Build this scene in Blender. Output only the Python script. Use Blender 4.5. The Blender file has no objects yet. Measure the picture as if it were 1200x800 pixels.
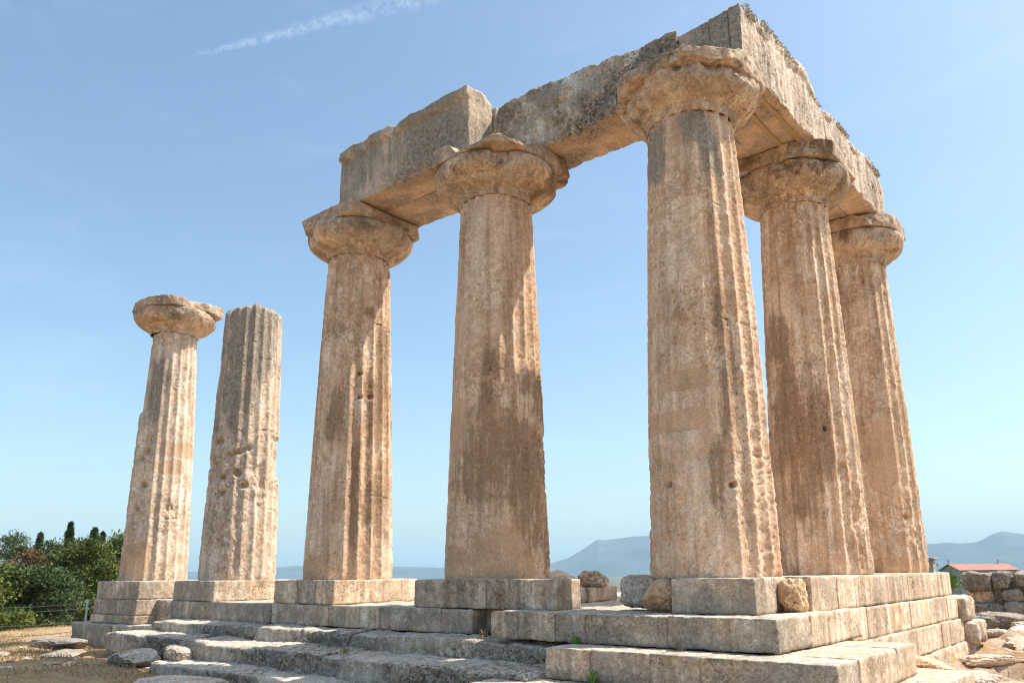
import bpy, math, random
import numpy as np
from mathutils import Matrix, Vector

random.seed(7)
rng = np.random.default_rng(11)
S = bpy.context.scene
COL = S.collection

# ------------------------------------------------------------------ camera
YAW, PIT, ROL, FPX = -0.683, 0.209, -0.012, 915.65
CAM = Vector((4.741, -9.830, 0.095))
fw = Vector((math.sin(YAW) * math.cos(PIT), math.cos(YAW) * math.cos(PIT), math.sin(PIT)))
rt0 = Vector((math.cos(YAW), -math.sin(YAW), 0))
up0 = rt0.cross(fw)
rgt = rt0 * math.cos(ROL) + up0 * math.sin(ROL)
upv = -rt0 * math.sin(ROL) + up0 * math.cos(ROL)
cd = bpy.data.cameras.new('camera')
cam = bpy.data.objects.new('camera', cd)
COL.objects.link(cam)
M3 = Matrix((rgt, upv, -fw)).transposed()
cam.matrix_world = Matrix.Translation(CAM) @ M3.to_4x4()
cd.sensor_width = 36.0
cd.lens = FPX / 1200 * 36
cd.shift_x = -24.6 / 1200
cd.shift_y = 75.9 / 1200
cd.clip_end = 90000
cd.clip_start = 0.05
S.camera = cam

# ------------------------------------------------------------------ light and exposure
SUN_AZ, SUN_EL = math.radians(42), math.radians(57)      # azimuth counted from +X towards +Y
S.view_settings.view_transform = 'Standard'
S.view_settings.look = 'None'
S.view_settings.gamma = 1
S.view_settings.use_curve_mapping = False
S.view_settings.exposure = 0.88
S.cycles.use_denoising = True
S.cycles.filter_width = 1.15
S.cycles.volume_bounces = 1
W = bpy.data.worlds.new('World')
S.world = W
W.use_nodes = True
sl = bpy.data.lights.new('sun', 'SUN')
sl.energy = 3.6
sl.angle = math.radians(0.5)
sl.color = (1.0, 0.93, 0.82)
sun = bpy.data.objects.new('sun', sl)
COL.objects.link(sun)
sdir = Vector((math.cos(SUN_EL) * math.cos(SUN_AZ), math.cos(SUN_EL) * math.sin(SUN_AZ), math.sin(SUN_EL)))
sun.rotation_euler = sdir.to_track_quat('Z', 'Y').to_euler()


class NT:
    """short hand for building node trees"""
    def __init__(s, tree):
        s.t = tree
        tree.nodes.clear()

    def n(s, typ, **kw):
        nd = s.t.nodes.new(typ)
        for k, v in kw.items():
            if k == 'inp':
                for i, val in v.items():
                    if hasattr(val, 'is_output') or isinstance(val, bpy.types.NodeSocket):
                        s.t.links.new(val, nd.inputs[i])
                    else:
                        nd.inputs[i].default_value = val
            else:
                setattr(nd, k, v)
        return nd

    def math(s, op, a, b=0.0, c=0.0, clamp=False):
        return s.n('ShaderNodeMath', operation=op, use_clamp=clamp, inp={0: a, 1: b, 2: c}).outputs[0]

    def vmath(s, op, a, b):
        nd = s.n('ShaderNodeVectorMath', operation=op, inp={0: a, 1: b})
        return nd.outputs['Value'] if op in ('DOT_PRODUCT', 'LENGTH') else nd.outputs[0]

    def noise(s, vec, scale, detail=4, rough=0.55, dist=0.0):
        return s.n('ShaderNodeTexNoise', inp={'Vector': vec, 'Scale': scale, 'Detail': detail, 'Roughness': rough, 'Distortion': dist}).outputs['Fac']

    def mapping(s, vec, sc=(1, 1, 1), loc=(0, 0, 0)):
        return s.n('ShaderNodeMapping', inp={'Vector': vec, 'Scale': sc, 'Location': loc}).outputs[0]

    def mix(s, f, a, b, mode='MIX'):
        nd = s.n('ShaderNodeMix', data_type='RGBA', blend_type=mode)
        for i, v in ((0, f), (6, a), (7, b)):
            if isinstance(v, bpy.types.NodeSocket):
                s.t.links.new(v, nd.inputs[i])
            else:
                nd.inputs[i].default_value = v if i == 0 else (*v[:3], 1)
        return nd.outputs[2]

    def rng(s, v, a, b, c=0.0, d=1.0, smooth=True):
        return s.n('ShaderNodeMapRange', interpolation_type='SMOOTHSTEP' if smooth else 'LINEAR',
                   inp={'Value': v, 'From Min': a, 'From Max': b, 'To Min': c, 'To Max': d}).outputs[0]


# sky: Nishita daylight plus a thin contrail and faint high cirrus at infinity
w = NT(W.node_tree)
sky = w.n('ShaderNodeTexSky', sky_type='NISHITA', sun_disc=False, sun_elevation=SUN_EL,
          sun_rotation=math.pi / 2 - SUN_AZ, altitude=60, air_density=1.0, dust_density=2.2, ozone_density=1.2)
tc = w.n('ShaderNodeTexCoord').outputs['Generated']
d1 = Vector((-0.7661, 0.3400, 0.5455)); d2 = Vector((-0.6075, 0.4927, 0.6230))
nn = d1.cross(d2).normalized()
mid = (d1 + d2).normalized()
alongv = nn.cross(mid).normalized()
wob = w.math('MULTIPLY', w.math('SUBTRACT', w.noise(tc, 30, 4, .6), .5), .008)
dist = w.math('ADD', w.vmath('DOT_PRODUCT', tc, nn), wob)
along = w.vmath('DOT_PRODUCT', tc, alongv)
half = math.asin(min(1, (d2 - d1).length / 2))
if d2.dot(alongv) < 0:
    along = w.math('MULTIPLY', along, -1.0)
wid = w.rng(along, -half, half, .002, .013, smooth=False)
prof = w.math('SUBTRACT', 1.0, w.math('DIVIDE', w.math('ABSOLUTE', dist), wid), clamp=True)
fib = w.rng(w.noise(w.mapping(tc, (60, 60, 60)), 1.6, 6, .7), .38, .62)
trail = w.math('MULTIPLY', w.math('MULTIPLY', prof, fib), w.math('MULTIPLY', w.rng(along, -half, -half * .6), w.rng(along, half * 3.0, half * 1.2)))
trail = w.math('MULTIPLY', trail, .19)
cir = w.rng(w.noise(w.mapping(tc, (1.2, 2.5, 7)), 2.2, 7, .6, .6), .5, .85)
cir = w.math('MULTIPLY', cir, .07)
cl = w.math('MAXIMUM', trail, cir)
skyc = w.mix(1.0, w.mix(cl, sky.outputs[0], (6.5, 7.0, 7.6)), (.90, .985, .955), 'MULTIPLY')
bg = w.n('ShaderNodeBackground', inp={'Color': skyc, 'Strength': 0.128})
wo = w.n('ShaderNodeOutputWorld', inp={'Surface': bg.outputs[0]})


# ------------------------------------------------------------------ numpy noise
def _h(ix, iy, iz, seed):
    h = (ix.astype(np.uint32) * np.uint32(374761393) + iy.astype(np.uint32) * np.uint32(668265263)
         + iz.astype(np.uint32) * np.uint32(2147483647 - 1013) + np.uint32((seed * 974711 + 13) & 0xffffffff))
    h = (h ^ (h >> np.uint32(13))) * np.uint32(1274126177)
    h = (h ^ (h >> np.uint32(16))) * np.uint32(2246822519)
    h = h ^ (h >> np.uint32(15))
    return (h & np.uint32(0xffff)).astype(np.float64) / 32767.5 - 1.0


def vn(P, seed=0):
    F = np.floor(P)
    f = P - F
    I = F.astype(np.int64)
    u = f * f * f * (f * (f * 6 - 15) + 10)
    r = 0
    for a in (0, 1):
        for b in (0, 1):
            for c in (0, 1):
                wgt = (u[:, 0] if a else 1 - u[:, 0]) * (u[:, 1] if b else 1 - u[:, 1]) * (u[:, 2] if c else 1 - u[:, 2])
                r = r + wgt * _h(I[:, 0] + a, I[:, 1] + b, I[:, 2] + c, seed)
    return r


def fbm(P, scale, octv=4, seed=0, gain=.5):
    """noise of about -1..1 with features of the size `scale` (metres)"""
    Q = np.asarray(P, float) / np.asarray(scale, float)
    r = np.zeros(len(Q)); a = 1.0; t = 0
    for o in range(octv):
        r += a * vn(Q + 17.3 * o, seed + o * 7)
        t += a; a *= gain; Q = Q * 2.03
    return r / t * 1.6


def sst(x, a, b):
    t = np.clip((x - a) / (b - a), 0, 1)
    return t * t * (3 - 2 * t)


# ------------------------------------------------------------------ object helpers
def link(name, me, parent=None, mat=None):
    o = bpy.data.objects.new(name, me)
    COL.objects.link(o)
    if parent is not None:
        o.parent = parent
    if mat is not None and me is not None:
        me.materials.append(mat)
    return o


def mesh(name, V, F, mat=None, parent=None, smooth=True, attr=None, loc=None):
    V = np.asarray(V, np.float32)
    me = bpy.data.meshes.new(name)
    if isinstance(F, np.ndarray):
        n, k = F.shape
        me.vertices.add(len(V)); me.vertices.foreach_set('co', V.ravel())
        me.loops.add(n * k); me.loops.foreach_set('vertex_index', F.astype(np.int32).ravel())
        me.polygons.add(n)
        me.polygons.foreach_set('loop_start', np.arange(0, n * k, k, dtype=np.int32))
        me.update(calc_edges=True)
        me.validate()
    else:
        me.from_pydata(V.tolist(), [], F)
    me.polygons.foreach_set('use_smooth', np.full(len(me.polygons), smooth))
    if attr is not None:
        a = me.color_attributes.new('wear', 'FLOAT_COLOR', 'POINT')
        a.data.foreach_set('color', np.asarray(attr, np.float32).ravel())
    me.update()
    o = link(name, me, parent, mat)
    if loc is not None:
        o.location = loc
    return o


def tag(o, label=None, cat=None, group=None, kind=None):
    for k, v in (('label', label), ('category', cat), ('group', group), ('kind', kind)):
        if v:
            o[k] = v
    return o


def empty(name, loc=(0, 0, 0), label=None, cat=None, group=None):
    o = bpy.data.objects.new(name, None)
    COL.objects.link(o)
    o.location = loc
    o.empty_display_size = .2
    return tag(o, label, cat, group)


def grid_faces(nu, nv, wrap_u=False):
    iu = np.arange(nu if wrap_u else nu - 1); iv = np.arange(nv - 1)
    U, Vv = np.meshgrid(iu, iv, indexing='xy')
    U2 = (U + 1) % nu
    return np.stack([Vv * nu + U, Vv * nu + U2, (Vv + 1) * nu + U2, (Vv + 1) * nu + U], -1).reshape(-1, 4)


def box_grid(lo, hi, res):
    """welded surface grid of a box: vertices, quads"""
    lo = np.array(lo, float); hi = np.array(hi, float)
    n = [max(2, int(round((hi[i] - lo[i]) / res))) for i in range(3)]
    vs = []; fs = []; off = 0
    for ax in range(3):
        a, b = (ax + 1) % 3, (ax + 2) % 3
        for side in (0, 1):
            A, B = np.meshgrid(np.arange(n[a] + 1), np.arange(n[b] + 1), indexing='xy')
            P = np.zeros((A.size, 3), int)
            P[:, a] = A.ravel(); P[:, b] = B.ravel(); P[:, ax] = n[ax] * side
            f = grid_faces(n[a] + 1, n[b] + 1) + off
            fs.append(f if side else f[:, ::-1])
            vs.append(P); off += len(P)
    Vv = np.concatenate(vs); Fq = np.concatenate(fs)
    key = (Vv[:, 0] * 100003 + Vv[:, 1]) * 100003 + Vv[:, 2]
    _, idx, inv = np.unique(key, return_index=True, return_inverse=True)
    Vv = Vv[idx] / np.array(n) * (hi - lo) + lo
    return Vv, inv[Fq]


def stone_block(name, lo, hi, mat, parent=None, res=.05, rnd=.03, amp=.012, chip=.5, seed=0, pit=0.0, deform=None,
                attr_fn=None, origin=None, rnd_var=1.0, big=0.0):
    """a worn ashlar: rounded, chipped along its edges, rough on its faces. lo/hi in world metres; origin becomes the object's own origin"""
    lo = np.array(lo, float); hi = np.array(hi, float)
    V, F = box_grid(lo, hi, res)
    V0 = V.copy()
    n1 = fbm(V, .22, 3, seed + 3)
    r = rnd * (1 + rnd_var * np.clip(n1, -.7, 1.6))
    if chip:
        c = sst(fbm(V, .16, 3, seed + 9), .30, .95)
        r = r + chip * (.035 + rnd * 1.2) * c
    r = np.clip(r, .002, .48 * (hi - lo).min())[:, None]
    Q = np.clip(V, lo + r, hi - r)
    d = V - Q
    L = np.linalg.norm(d, axis=1, keepdims=True)
    nrm = d / np.maximum(L, 1e-6)
    V = Q + nrm * r
    h = amp * (fbm(V, .35, 3, seed + 21) * .9 + fbm(V, .07, 3, seed + 31) * .55)
    if big:
        h = h + big * fbm(V, .9, 3, seed + 77)
    if pit:
        h = h - pit * sst(fbm(V, .06, 3, seed + 41), .3, .8) * (0.4 + .6 * sst(fbm(V, .5, 2, seed + 43), -.2, .5))
    V = V + nrm * h[:, None]
    if deform:
        V = deform(V, V0, nrm)
    at = attr_fn(V, nrm) if attr_fn else None
    if origin is None:
        origin = ((lo[0] + hi[0]) / 2, (lo[1] + hi[1]) / 2, lo[2])
    po = np.array(parent.location) if parent is not None else np.zeros(3)
    o = mesh(name, V - np.array(origin), F, mat, parent, attr=at)
    o.location = Vector(np.array(origin) - po)
    return o


def boulder(name, c, size, mat, seed=0, rough=.18, sub=48, flat=0.0, rotz=0.0):
    """an irregular rock of half-axes `size`, standing at c (its underside)"""
    n = sub
    V, F = box_grid((-1, -1, -1), (1, 1, 1), 2 / n)
    L = np.linalg.norm(V, axis=1, keepdims=True)
    cheb = np.abs(V).max(1, keepdims=True)
    V = V * (.45 * cheb / L + .55 * cheb * (1 / np.power((np.abs(V) ** 4).sum(1, keepdims=True), .25)))
    d = V / np.linalg.norm(V, axis=1, keepdims=True)
    k = rough * (fbm(V, 1.1, 3, seed) + .35 * fbm(V, .3, 3, seed + 5) + .15 * fbm(V, .09, 2, seed + 8))
    pl = np.ones(len(V))
    r2 = np.random.default_rng(seed)
    V = V + d * k[:, None]
    for _ in range(5):                                  # broken planes
        nv = r2.normal(size=3); nv /= np.linalg.norm(nv)
        off = r2.uniform(.62, .9)
        e = V @ nv - off
        V = V - np.outer(np.maximum(e, 0) * .8, nv)
    V = V * np.array(size)
    V[:, 2] -= V[:, 2].min() * (1 - flat)
    ca, sa = math.cos(rotz), math.sin(rotz)
    V = np.stack([V[:, 0] * ca - V[:, 1] * sa, V[:, 0] * sa + V[:, 1] * ca, V[:, 2]], -1)
    return mesh(name, V, F, mat, loc=c)


# ------------------------------------------------------------------ materials
def principled(name, build, rough=.9):
    m = bpy.data.materials.new(name)
    m.use_nodes = True
    t = NT(m.node_tree)
    c, bump, r = build(t)
    inp = {'Base Color': c, 'Roughness': r if r is not None else rough, 'Specular IOR Level': .25}
    b = t.n('ShaderNodeBsdfPrincipled')
    for k, v in inp.items():
        if isinstance(v, bpy.types.NodeSocket):
            t.t.links.new(v, b.inputs[k])
        else:
            b.inputs[k].default_value = (*v, 1) if isinstance(v, tuple) and len(v) == 3 else v
    if bump is not None:
        t.t.links.new(bump, b.inputs['Normal'])
    t.n('ShaderNodeOutputMaterial', inp={'Surface': b.outputs[0]})
    return m


PLASTER = (.60, .385, .24)
STAIN = (.205, .128, .075)
GREY = (.185, .16, .13)


def stone_mat(name, c1, c2, c3, grey=.0, pale_top=.5, bump=.6, pitd=.75, streak=.35, stain=0.0, rand=0.0, off=0.0, contrast=1.0):
    def build(t):
        P = t.n('ShaderNodeTexCoord').outputs['Object']
        if off:
            P = t.mapping(P, loc=(off, off * .7, off * 1.3))
        if rand:
            oi = t.n('ShaderNodeObjectInfo').outputs['Random']
            P = t.vmath('ADD', P, t.n('ShaderNodeCombineXYZ', inp={0: t.math('MULTIPLY', oi, 37.0), 1: t.math('MULTIPLY', oi, 91.0), 2: t.math('MULTIPLY', oi, 53.0)}).outputs[0])
        n1 = t.noise(P, .9, 5, .6)
        n2 = t.noise(P, 5.5, 7, .65)
        n3 = t.noise(P, 42, 6, .7)
        n4 = t.noise(P, 15, 7, .68)
        col = t.mix(t.rng(n1, .40, .60), c1, c2)
        col = t.mix(t.rng(t.noise(t.mapping(P, (1, 1, .45), (3, 7, 1)), 1.7, 6, .66), .50, .62), col, c3)
        col = t.mix(t.rng(n2, .42, .72), col, c3)
        if rand:
            col = t.mix(1.0, col, t.n('ShaderNodeCombineColor', inp={0: t.rng(oi, 0, 1, 1 - rand, 1 + rand, False), 1: t.rng(oi, 0, 1, 1 - rand, 1 + rand * .9, False), 2: t.rng(oi, 0, 1, 1 - rand, 1 + rand * .8, False)}).outputs[0], 'MULTIPLY')
        # weathering painted per vertex: R plaster repairs, G brown stain and darker holes, B grey crust
        at = t.n('ShaderNodeVertexColor', layer_name='wear')
        sep = t.n('ShaderNodeSeparateColor', inp={0: at.outputs[0]})
        st = t.noise(t.mapping(P, (4, 4, .22)), 1.6, 6, .62)
        jit = t.math('MULTIPLY', t.math('SUBTRACT', n4, .5), 1.5)
        st2 = t.noise(t.mapping(P, (9, 9, .9)), 1.4, 6, .68)
        jit2 = t.math('ADD', t.math('MULTIPLY', t.math('SUBTRACT', n2, .5), 1.7), t.math('MULTIPLY', t.math('SUBTRACT', st2, .5), 2.6))
        jj = t.math('ADD', jit, jit2)
        pm = t.rng(t.math('ADD', sep.outputs[0], t.math('MULTIPLY', jj, .45)), .42, .55)
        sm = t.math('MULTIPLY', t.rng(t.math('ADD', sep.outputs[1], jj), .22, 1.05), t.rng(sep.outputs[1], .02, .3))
        gm = t.math('MULTIPLY', t.rng(t.math('ADD', sep.outputs[2], t.math('MULTIPLY', jj, .9)), .28, .9), t.rng(sep.outputs[2], .02, .3))
        if streak:
            col = t.mix(streak, col, t.mix(t.rng(st, .3, .62), (.56, .47, .40), (1.20, 1.19, 1.18)), 'MULTIPLY')
        pc = t.mix(t.rng(t.noise(P, 3.2, 4, .6), .35, .7), PLASTER, tuple(x * .84 for x in PLASTER))
        col = t.mix(t.math('MULTIPLY', pm, .85), col, pc)
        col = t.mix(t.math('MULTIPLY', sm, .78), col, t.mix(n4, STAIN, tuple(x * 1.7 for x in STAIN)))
        col = t.mix(t.math('MULTIPLY', gm, .85), col, t.mix(t.rng(n4, .35, .65), GREY, tuple(x * 1.9 for x in GREY)))
        if stain:
            s2 = t.rng(t.math('ADD', t.noise(P, 1.7, 6, .66, .4), t.math('MULTIPLY', st, .35)), .66, .84)
            col = t.mix(t.math('MULTIPLY', s2, stain), col, STAIN)
        if grey:
            g2 = t.rng(t.math('ADD', t.noise(P, 1.3, 7, .68, .3), t.math('MULTIPLY', n4, .3)), .54, .76)
            col = t.mix(t.math('MULTIPLY', g2, grey), col, t.mix(t.rng(n4, .4, .6), GREY, tuple(x * 1.8 for x in GREY)))
            g3 = t.rng(t.noise(P, 26, 5, .6), .60, .70)      # pale lichen flecks
            col = t.mix(t.math('MULTIPLY', g3, .5 * grey), col, (.46, .43, .38))
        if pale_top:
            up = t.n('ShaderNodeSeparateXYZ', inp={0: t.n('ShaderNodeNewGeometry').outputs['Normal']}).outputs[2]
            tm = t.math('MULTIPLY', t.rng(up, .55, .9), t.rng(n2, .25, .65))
            col = t.mix(t.math('MULTIPLY', tm, pale_top), col, (.60, .535, .45))  # upward faces paler: greyish weathering plus sunlit tops painted into the colour
        fine = t.mix(t.rng(n3, .30, .70), (.66, .64, .62), (1.42, 1.41, 1.40))
        rm = t.rng(t.noise(P, 1.1, 4, .6), .38, .62)          # where the surface is rough and where it is dressed smooth
        col = t.mix(min(1.0, .75 * contrast), col, fine, 'MULTIPLY')
        n5 = t.noise(P, 11, 8, .74, .3)
        clump = t.mix(t.rng(n5, .34, .66), (.70, .66, .61), (1.30, 1.30, 1.30))
        col = t.mix(t.math('MULTIPLY', t.math('MULTIPLY', t.math('SUBTRACT', 1.0, t.math('MULTIPLY', pm, .7)), t.rng(rm, 0, 1, .15, .7, False)), min(1.0, contrast * .9)), col, clump, 'MULTIPLY')
        v2 = t.n('ShaderNodeTexVoronoi', inp={'Vector': t.mix(.06, P, t.n('ShaderNodeTexNoise', inp={'Vector': P, 'Scale': 9.0}).outputs['Color'], 'ADD'), 'Scale': 8.0}).outputs['Distance']
        pit2 = t.math('MULTIPLY', t.rng(v2, .27, .12), t.rng(n2, .49, .56))
        n6 = t.noise(P, 19, 3, .6)
        grain = t.math('MULTIPLY', t.rng(n6, .57, .63), t.rng(rm, 0, 1, .2, 1, False))
        crk = t.math('MULTIPLY', t.rng(t.math('ABSOLUTE', t.math('SUBTRACT', t.noise(P, 1.15, 3, .62, .6), .5)), .010, .002), t.rng(t.noise(P, .8, 2, .5), .52, .6))
        vo = t.n('ShaderNodeTexVoronoi', inp={'Vector': t.mix(.05, P, t.n('ShaderNodeTexNoise', inp={'Vector': P, 'Scale': 14.0}).outputs['Color'], 'ADD'), 'Scale': 15.0, 'Randomness': 1.0}).outputs['Distance']
        pit = t.math('MULTIPLY', t.rng(vo, .34, .18), t.rng(n4, .47, .55))
        pit = t.math('MAXIMUM', t.math('MAXIMUM', pit, t.math('MULTIPLY', pit2, .8)), t.math('MAXIMUM', t.math('MULTIPLY', grain, .65), t.math('MULTIPLY', crk, .8)))
        pit = t.math('MULTIPLY', t.math('MULTIPLY', pit, t.rng(t.noise(P, .75, 5, .65), .42, .60, .12, 1.0)), t.math('SUBTRACT', 1.0, t.math('MULTIPLY', pm, .85)))
        col = t.mix(t.math('MULTIPLY', pit, pitd), col, t.mix(1.0, col, (.36, .29, .23), 'MULTIPLY'))
        hgt = t.math('ADD', t.math('MULTIPLY', n4, t.rng(rm, 0, 1, .12, .42, False)), t.math('MULTIPLY', n3, .30))
        hgt = t.math('SUBTRACT', hgt, t.math('MULTIPLY', pit, .9))
        hgt = t.math('MULTIPLY', hgt, t.math('SUBTRACT', 1.0, t.math('MULTIPLY', pm, .7)))
        bp = t.n('ShaderNodeBump', inp={'Strength': bump, 'Distance': .03, 'Height': hgt})
        return col, bp.outputs[0], None
    return principled(name, build, .93)


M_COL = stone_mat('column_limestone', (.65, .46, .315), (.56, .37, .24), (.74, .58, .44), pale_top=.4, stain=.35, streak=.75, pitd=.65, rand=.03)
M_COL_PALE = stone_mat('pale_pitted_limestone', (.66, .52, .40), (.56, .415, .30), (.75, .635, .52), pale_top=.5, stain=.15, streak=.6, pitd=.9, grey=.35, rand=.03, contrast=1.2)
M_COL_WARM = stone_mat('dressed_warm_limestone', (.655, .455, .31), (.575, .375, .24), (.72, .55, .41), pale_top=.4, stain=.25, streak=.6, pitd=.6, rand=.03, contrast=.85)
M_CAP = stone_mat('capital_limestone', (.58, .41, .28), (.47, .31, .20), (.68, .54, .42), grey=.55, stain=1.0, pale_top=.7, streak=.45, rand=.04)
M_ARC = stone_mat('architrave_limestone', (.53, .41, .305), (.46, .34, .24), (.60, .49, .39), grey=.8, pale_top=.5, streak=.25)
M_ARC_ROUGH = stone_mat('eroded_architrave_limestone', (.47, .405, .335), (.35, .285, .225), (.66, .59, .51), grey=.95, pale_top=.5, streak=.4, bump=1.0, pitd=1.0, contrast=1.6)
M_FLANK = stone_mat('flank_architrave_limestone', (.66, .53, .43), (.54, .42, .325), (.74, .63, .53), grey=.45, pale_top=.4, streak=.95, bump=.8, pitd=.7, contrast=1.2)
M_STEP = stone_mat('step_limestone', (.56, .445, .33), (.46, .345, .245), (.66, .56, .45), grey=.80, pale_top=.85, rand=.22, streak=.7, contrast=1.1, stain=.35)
M_WARM = stone_mat('warm_step_limestone', (.66, .51, .37), (.60, .425, .28), (.72, .61, .49), grey=.4, pale_top=.6, rand=.17, streak=.9, stain=.45)  # step stone lightened and warmed, sunlight painted into the flank-side blocks
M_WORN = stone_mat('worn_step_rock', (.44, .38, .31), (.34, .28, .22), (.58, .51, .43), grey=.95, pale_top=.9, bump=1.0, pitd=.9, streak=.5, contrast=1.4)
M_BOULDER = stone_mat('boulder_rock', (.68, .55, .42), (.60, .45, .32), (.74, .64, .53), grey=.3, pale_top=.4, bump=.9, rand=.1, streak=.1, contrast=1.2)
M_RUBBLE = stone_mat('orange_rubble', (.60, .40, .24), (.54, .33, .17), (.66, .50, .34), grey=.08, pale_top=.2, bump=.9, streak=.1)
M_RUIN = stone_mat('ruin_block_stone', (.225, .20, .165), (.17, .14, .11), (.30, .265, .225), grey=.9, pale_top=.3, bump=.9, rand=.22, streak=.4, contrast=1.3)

M_DARKROCK = stone_mat('dark_field_rock', (.27, .225, .18), (.20, .165, .13), (.37, .32, .27), grey=.8, pale_top=.25, bump=1.0, pitd=.9, streak=.2, contrast=1.3)
M_OUT = stone_mat('bedrock_outcrop', (.66, .50, .38), (.58, .40, .27), (.72, .62, .52), grey=.25, pale_top=.5, bump=1.0, rand=.1, streak=.0, contrast=1.4)


def metal(name, c, rough=.5, met=.6):
    m = bpy.data.materials.new(name); m.use_nodes = True
    t = NT(m.node_tree)
    P = t.n('ShaderNodeTexCoord').outputs['Object']
    col = t.mix(t.rng(t.noise(P, 12, 4), .4, .7), c, tuple(x * .8 for x in c))
    b = t.n('ShaderNodeBsdfPrincipled', inp={'Base Color': col, 'Roughness': rough, 'Metallic': met})
    t.n('ShaderNodeOutputMaterial', inp={'Surface': b.outputs[0]})
    return m

M_BAR = metal('brass_bar', (.40, .27, .13), .75, .0)
M_POST = metal('galvanised_post', (.55, .54, .52), .55, .4)
M_WIRE = metal('fence_wire', (.42, .42, .40), .5, .5)


# ------------------------------------------------------------------ ground
def plateau(x, y):
    d = np.hypot((x + 5) * .95, y - 1.5)
    h = -1.55 - 3.6 * sst(d, 16, 50) - 5.0 * sst(d, 60, 220) - 50 * sst(d, 180, 900)
    return h


def ground_h(x, y):
    P = np.stack([x, y, np.zeros_like(x)], -1)
    d = np.hypot(x + 5, y - 1)
    h = plateau(x, y) + .10 * fbm(P, 4.0, 4, 5) * sst(d, 200, 20) + .03 * fbm(P, .5, 3, 15) * sst(d, 60, 20)
    # bedrock shelves beside the flank
    rock = sst(x, .6, 1.6) * sst(x, 12, 7) * sst(y, -3, 0) * sst(y, 26, 18)
    r1 = fbm(P + np.array([0, 0, 3.]), (1.4, 2.6, 1), 4, 25)
    h = h + rock * (.22 * np.round(r1 * 2.5) / 2.5 + .10 * r1 + .09 * fbm(P, .45, 4, 35) + .04)
    h = h + 1.8 * fbm(P, 160, 4, 45) * sst(d, 150, 600)
    return h, rock


na = 900
rad = np.concatenate([np.linspace(.05, 6, 30, endpoint=False), np.linspace(6, 36, 300, endpoint=False), np.geomspace(36, 17500, 130)])
A, R = np.meshgrid(np.linspace(0, 2 * np.pi, na, endpoint=False), rad, indexing='xy')
gx = (CAM.x + R * np.cos(A)).ravel(); gy = (CAM.y + R * np.sin(A)).ravel()
gz, grock = ground_h(gx, gy)
gat = np.zeros((len(gx), 4)); gat[:, 0] = grock; gat[:, 3] = 1


def ground_build(t):
    P = t.n('ShaderNodeTexCoord').outputs['Object']
    at = t.n('ShaderNodeVertexColor', layer_name='wear')
    rk = t.n('ShaderNodeSeparateColor', inp={0: at.outputs[0]}).outputs[0]
    n1 = t.noise(P, .35, 6, .62); n2 = t.noise(P, 3.5, 6, .65); n3 = t.noise(P, 28, 6, .7)
    grass = t.mix(t.rng(n2, .35, .68), (.36, .225, .115), (.50, .34, .185))
    grass = t.mix(t.rng(n1, .5, .68), grass, (.36, .27, .17))
    rock = t.mix(t.rng(n2, .35, .62), (.50, .39, .29), (.38, .255, .155))
    rock = t.mix(t.rng(t.noise(P, 1.3, 6, .65, .5), .50, .66), rock, (.42, .25, .11))
    rock = t.mix(t.rng(t.noise(P, 2.1, 6, .65), .6, .75), rock, (.56, .50, .43))
    pale = t.rng(t.noise(P, 1.1, 7, .7), .60, .68)
    grass = t.mix(t.math('MULTIPLY', pale, .8), grass, (.50, .43, .35))
    near = t.mix(t.rng(rk, .25, .6), grass, rock)
    dist = t.vmath('LENGTH', t.vmath('ADD', P, (5, 0, 0)), (0, 0, 0))
    field = t.mix(t.rng(t.noise(P, .012, 6, .6), .45, .6), (.07, .085, .035), (.20, .16, .09))
    col = t.mix(t.rng(dist, 26, 60), near, field)
    col = t.mix(.8, col, t.mix(t.rng(n3, .25, .75), (.62, .61, .6), (1.3, 1.3, 1.28)), 'MULTIPLY')
    hg = t.math('ADD', t.math('MULTIPLY', n3, .5), n2)
    bp = t.n('ShaderNodeBump', inp={'Strength': .8, 'Distance': .05, 'Height': hg})
    return col, bp.outputs[0], None


gF = grid_faces(na, len(rad), True)
g = mesh('ground', np.stack([gx, gy, gz], -1), gF, principled('dry_ground', ground_build, .95), attr=gat)
tag(g, kind='structure')

# ------------------------------------------------------------------ far mountains
prof_az = np.array([-130, -100, -84, -73, -66, -62, -58, -56, -53, -50, -48, -45.8, -42, -39.5, -37.8, -36.8, -35.8, -35.2, -34.6, -34.1, -33, -31.8, -30.6, -28, -26, -20, -16, -12.75, -11.7, -11, -10.2, -9.7, -9.1, -8.5, -8.0, -7.4, -6, -4, 5, 20, 45])
prof_el = np.array([.5, .9, .6, .5, .35, .26, .45, .62, .5, .5, .48, .38, .45, .42, .59, .95, 1.5, 1.85, 2.22, 2.16, 2.3, 2.42, 2.50, 2.6, 2.3, 1.6, 1.5, 1.45, 1.53, 1.46, 1.46, 1.66, 1.98, 2.13, 2.0, 1.9, 1.6, 1.3, .9, .7, .5])
azs = np.radians(np.linspace(-130, 45, 1100)); rs = np.linspace(8600, 15000, 90)
A, R = np.meshgrid(azs, rs, indexing='xy')
el = np.interp(np.degrees(A), prof_az, prof_el)
mx = (CAM.x + R * np.sin(A)).ravel(); my = (CAM.y + R * np.cos(A)).ravel()
P = np.stack([mx, my, np.zeros_like(mx)], -1)
crest = np.tan(np.radians(el)).ravel() * 11600
bump = np.where(R < 11600, sst(R, 8600, 11600) ** .85, sst(R, 15000, 11600)).ravel()
nz_ = fbm(P, 1500, 5, 3)
rid = 1 - np.abs(fbm(P, 900, 4, 13))
mz = -60 + (crest + 60) * bump * (1 - (.34 * (rid * .5 + .25 + nz_ * .3)) * (1 - np.exp(-((R.ravel() - 11600) / 900) ** 2))) + 10 * fbm(P, 260, 3, 23) * bump


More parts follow.
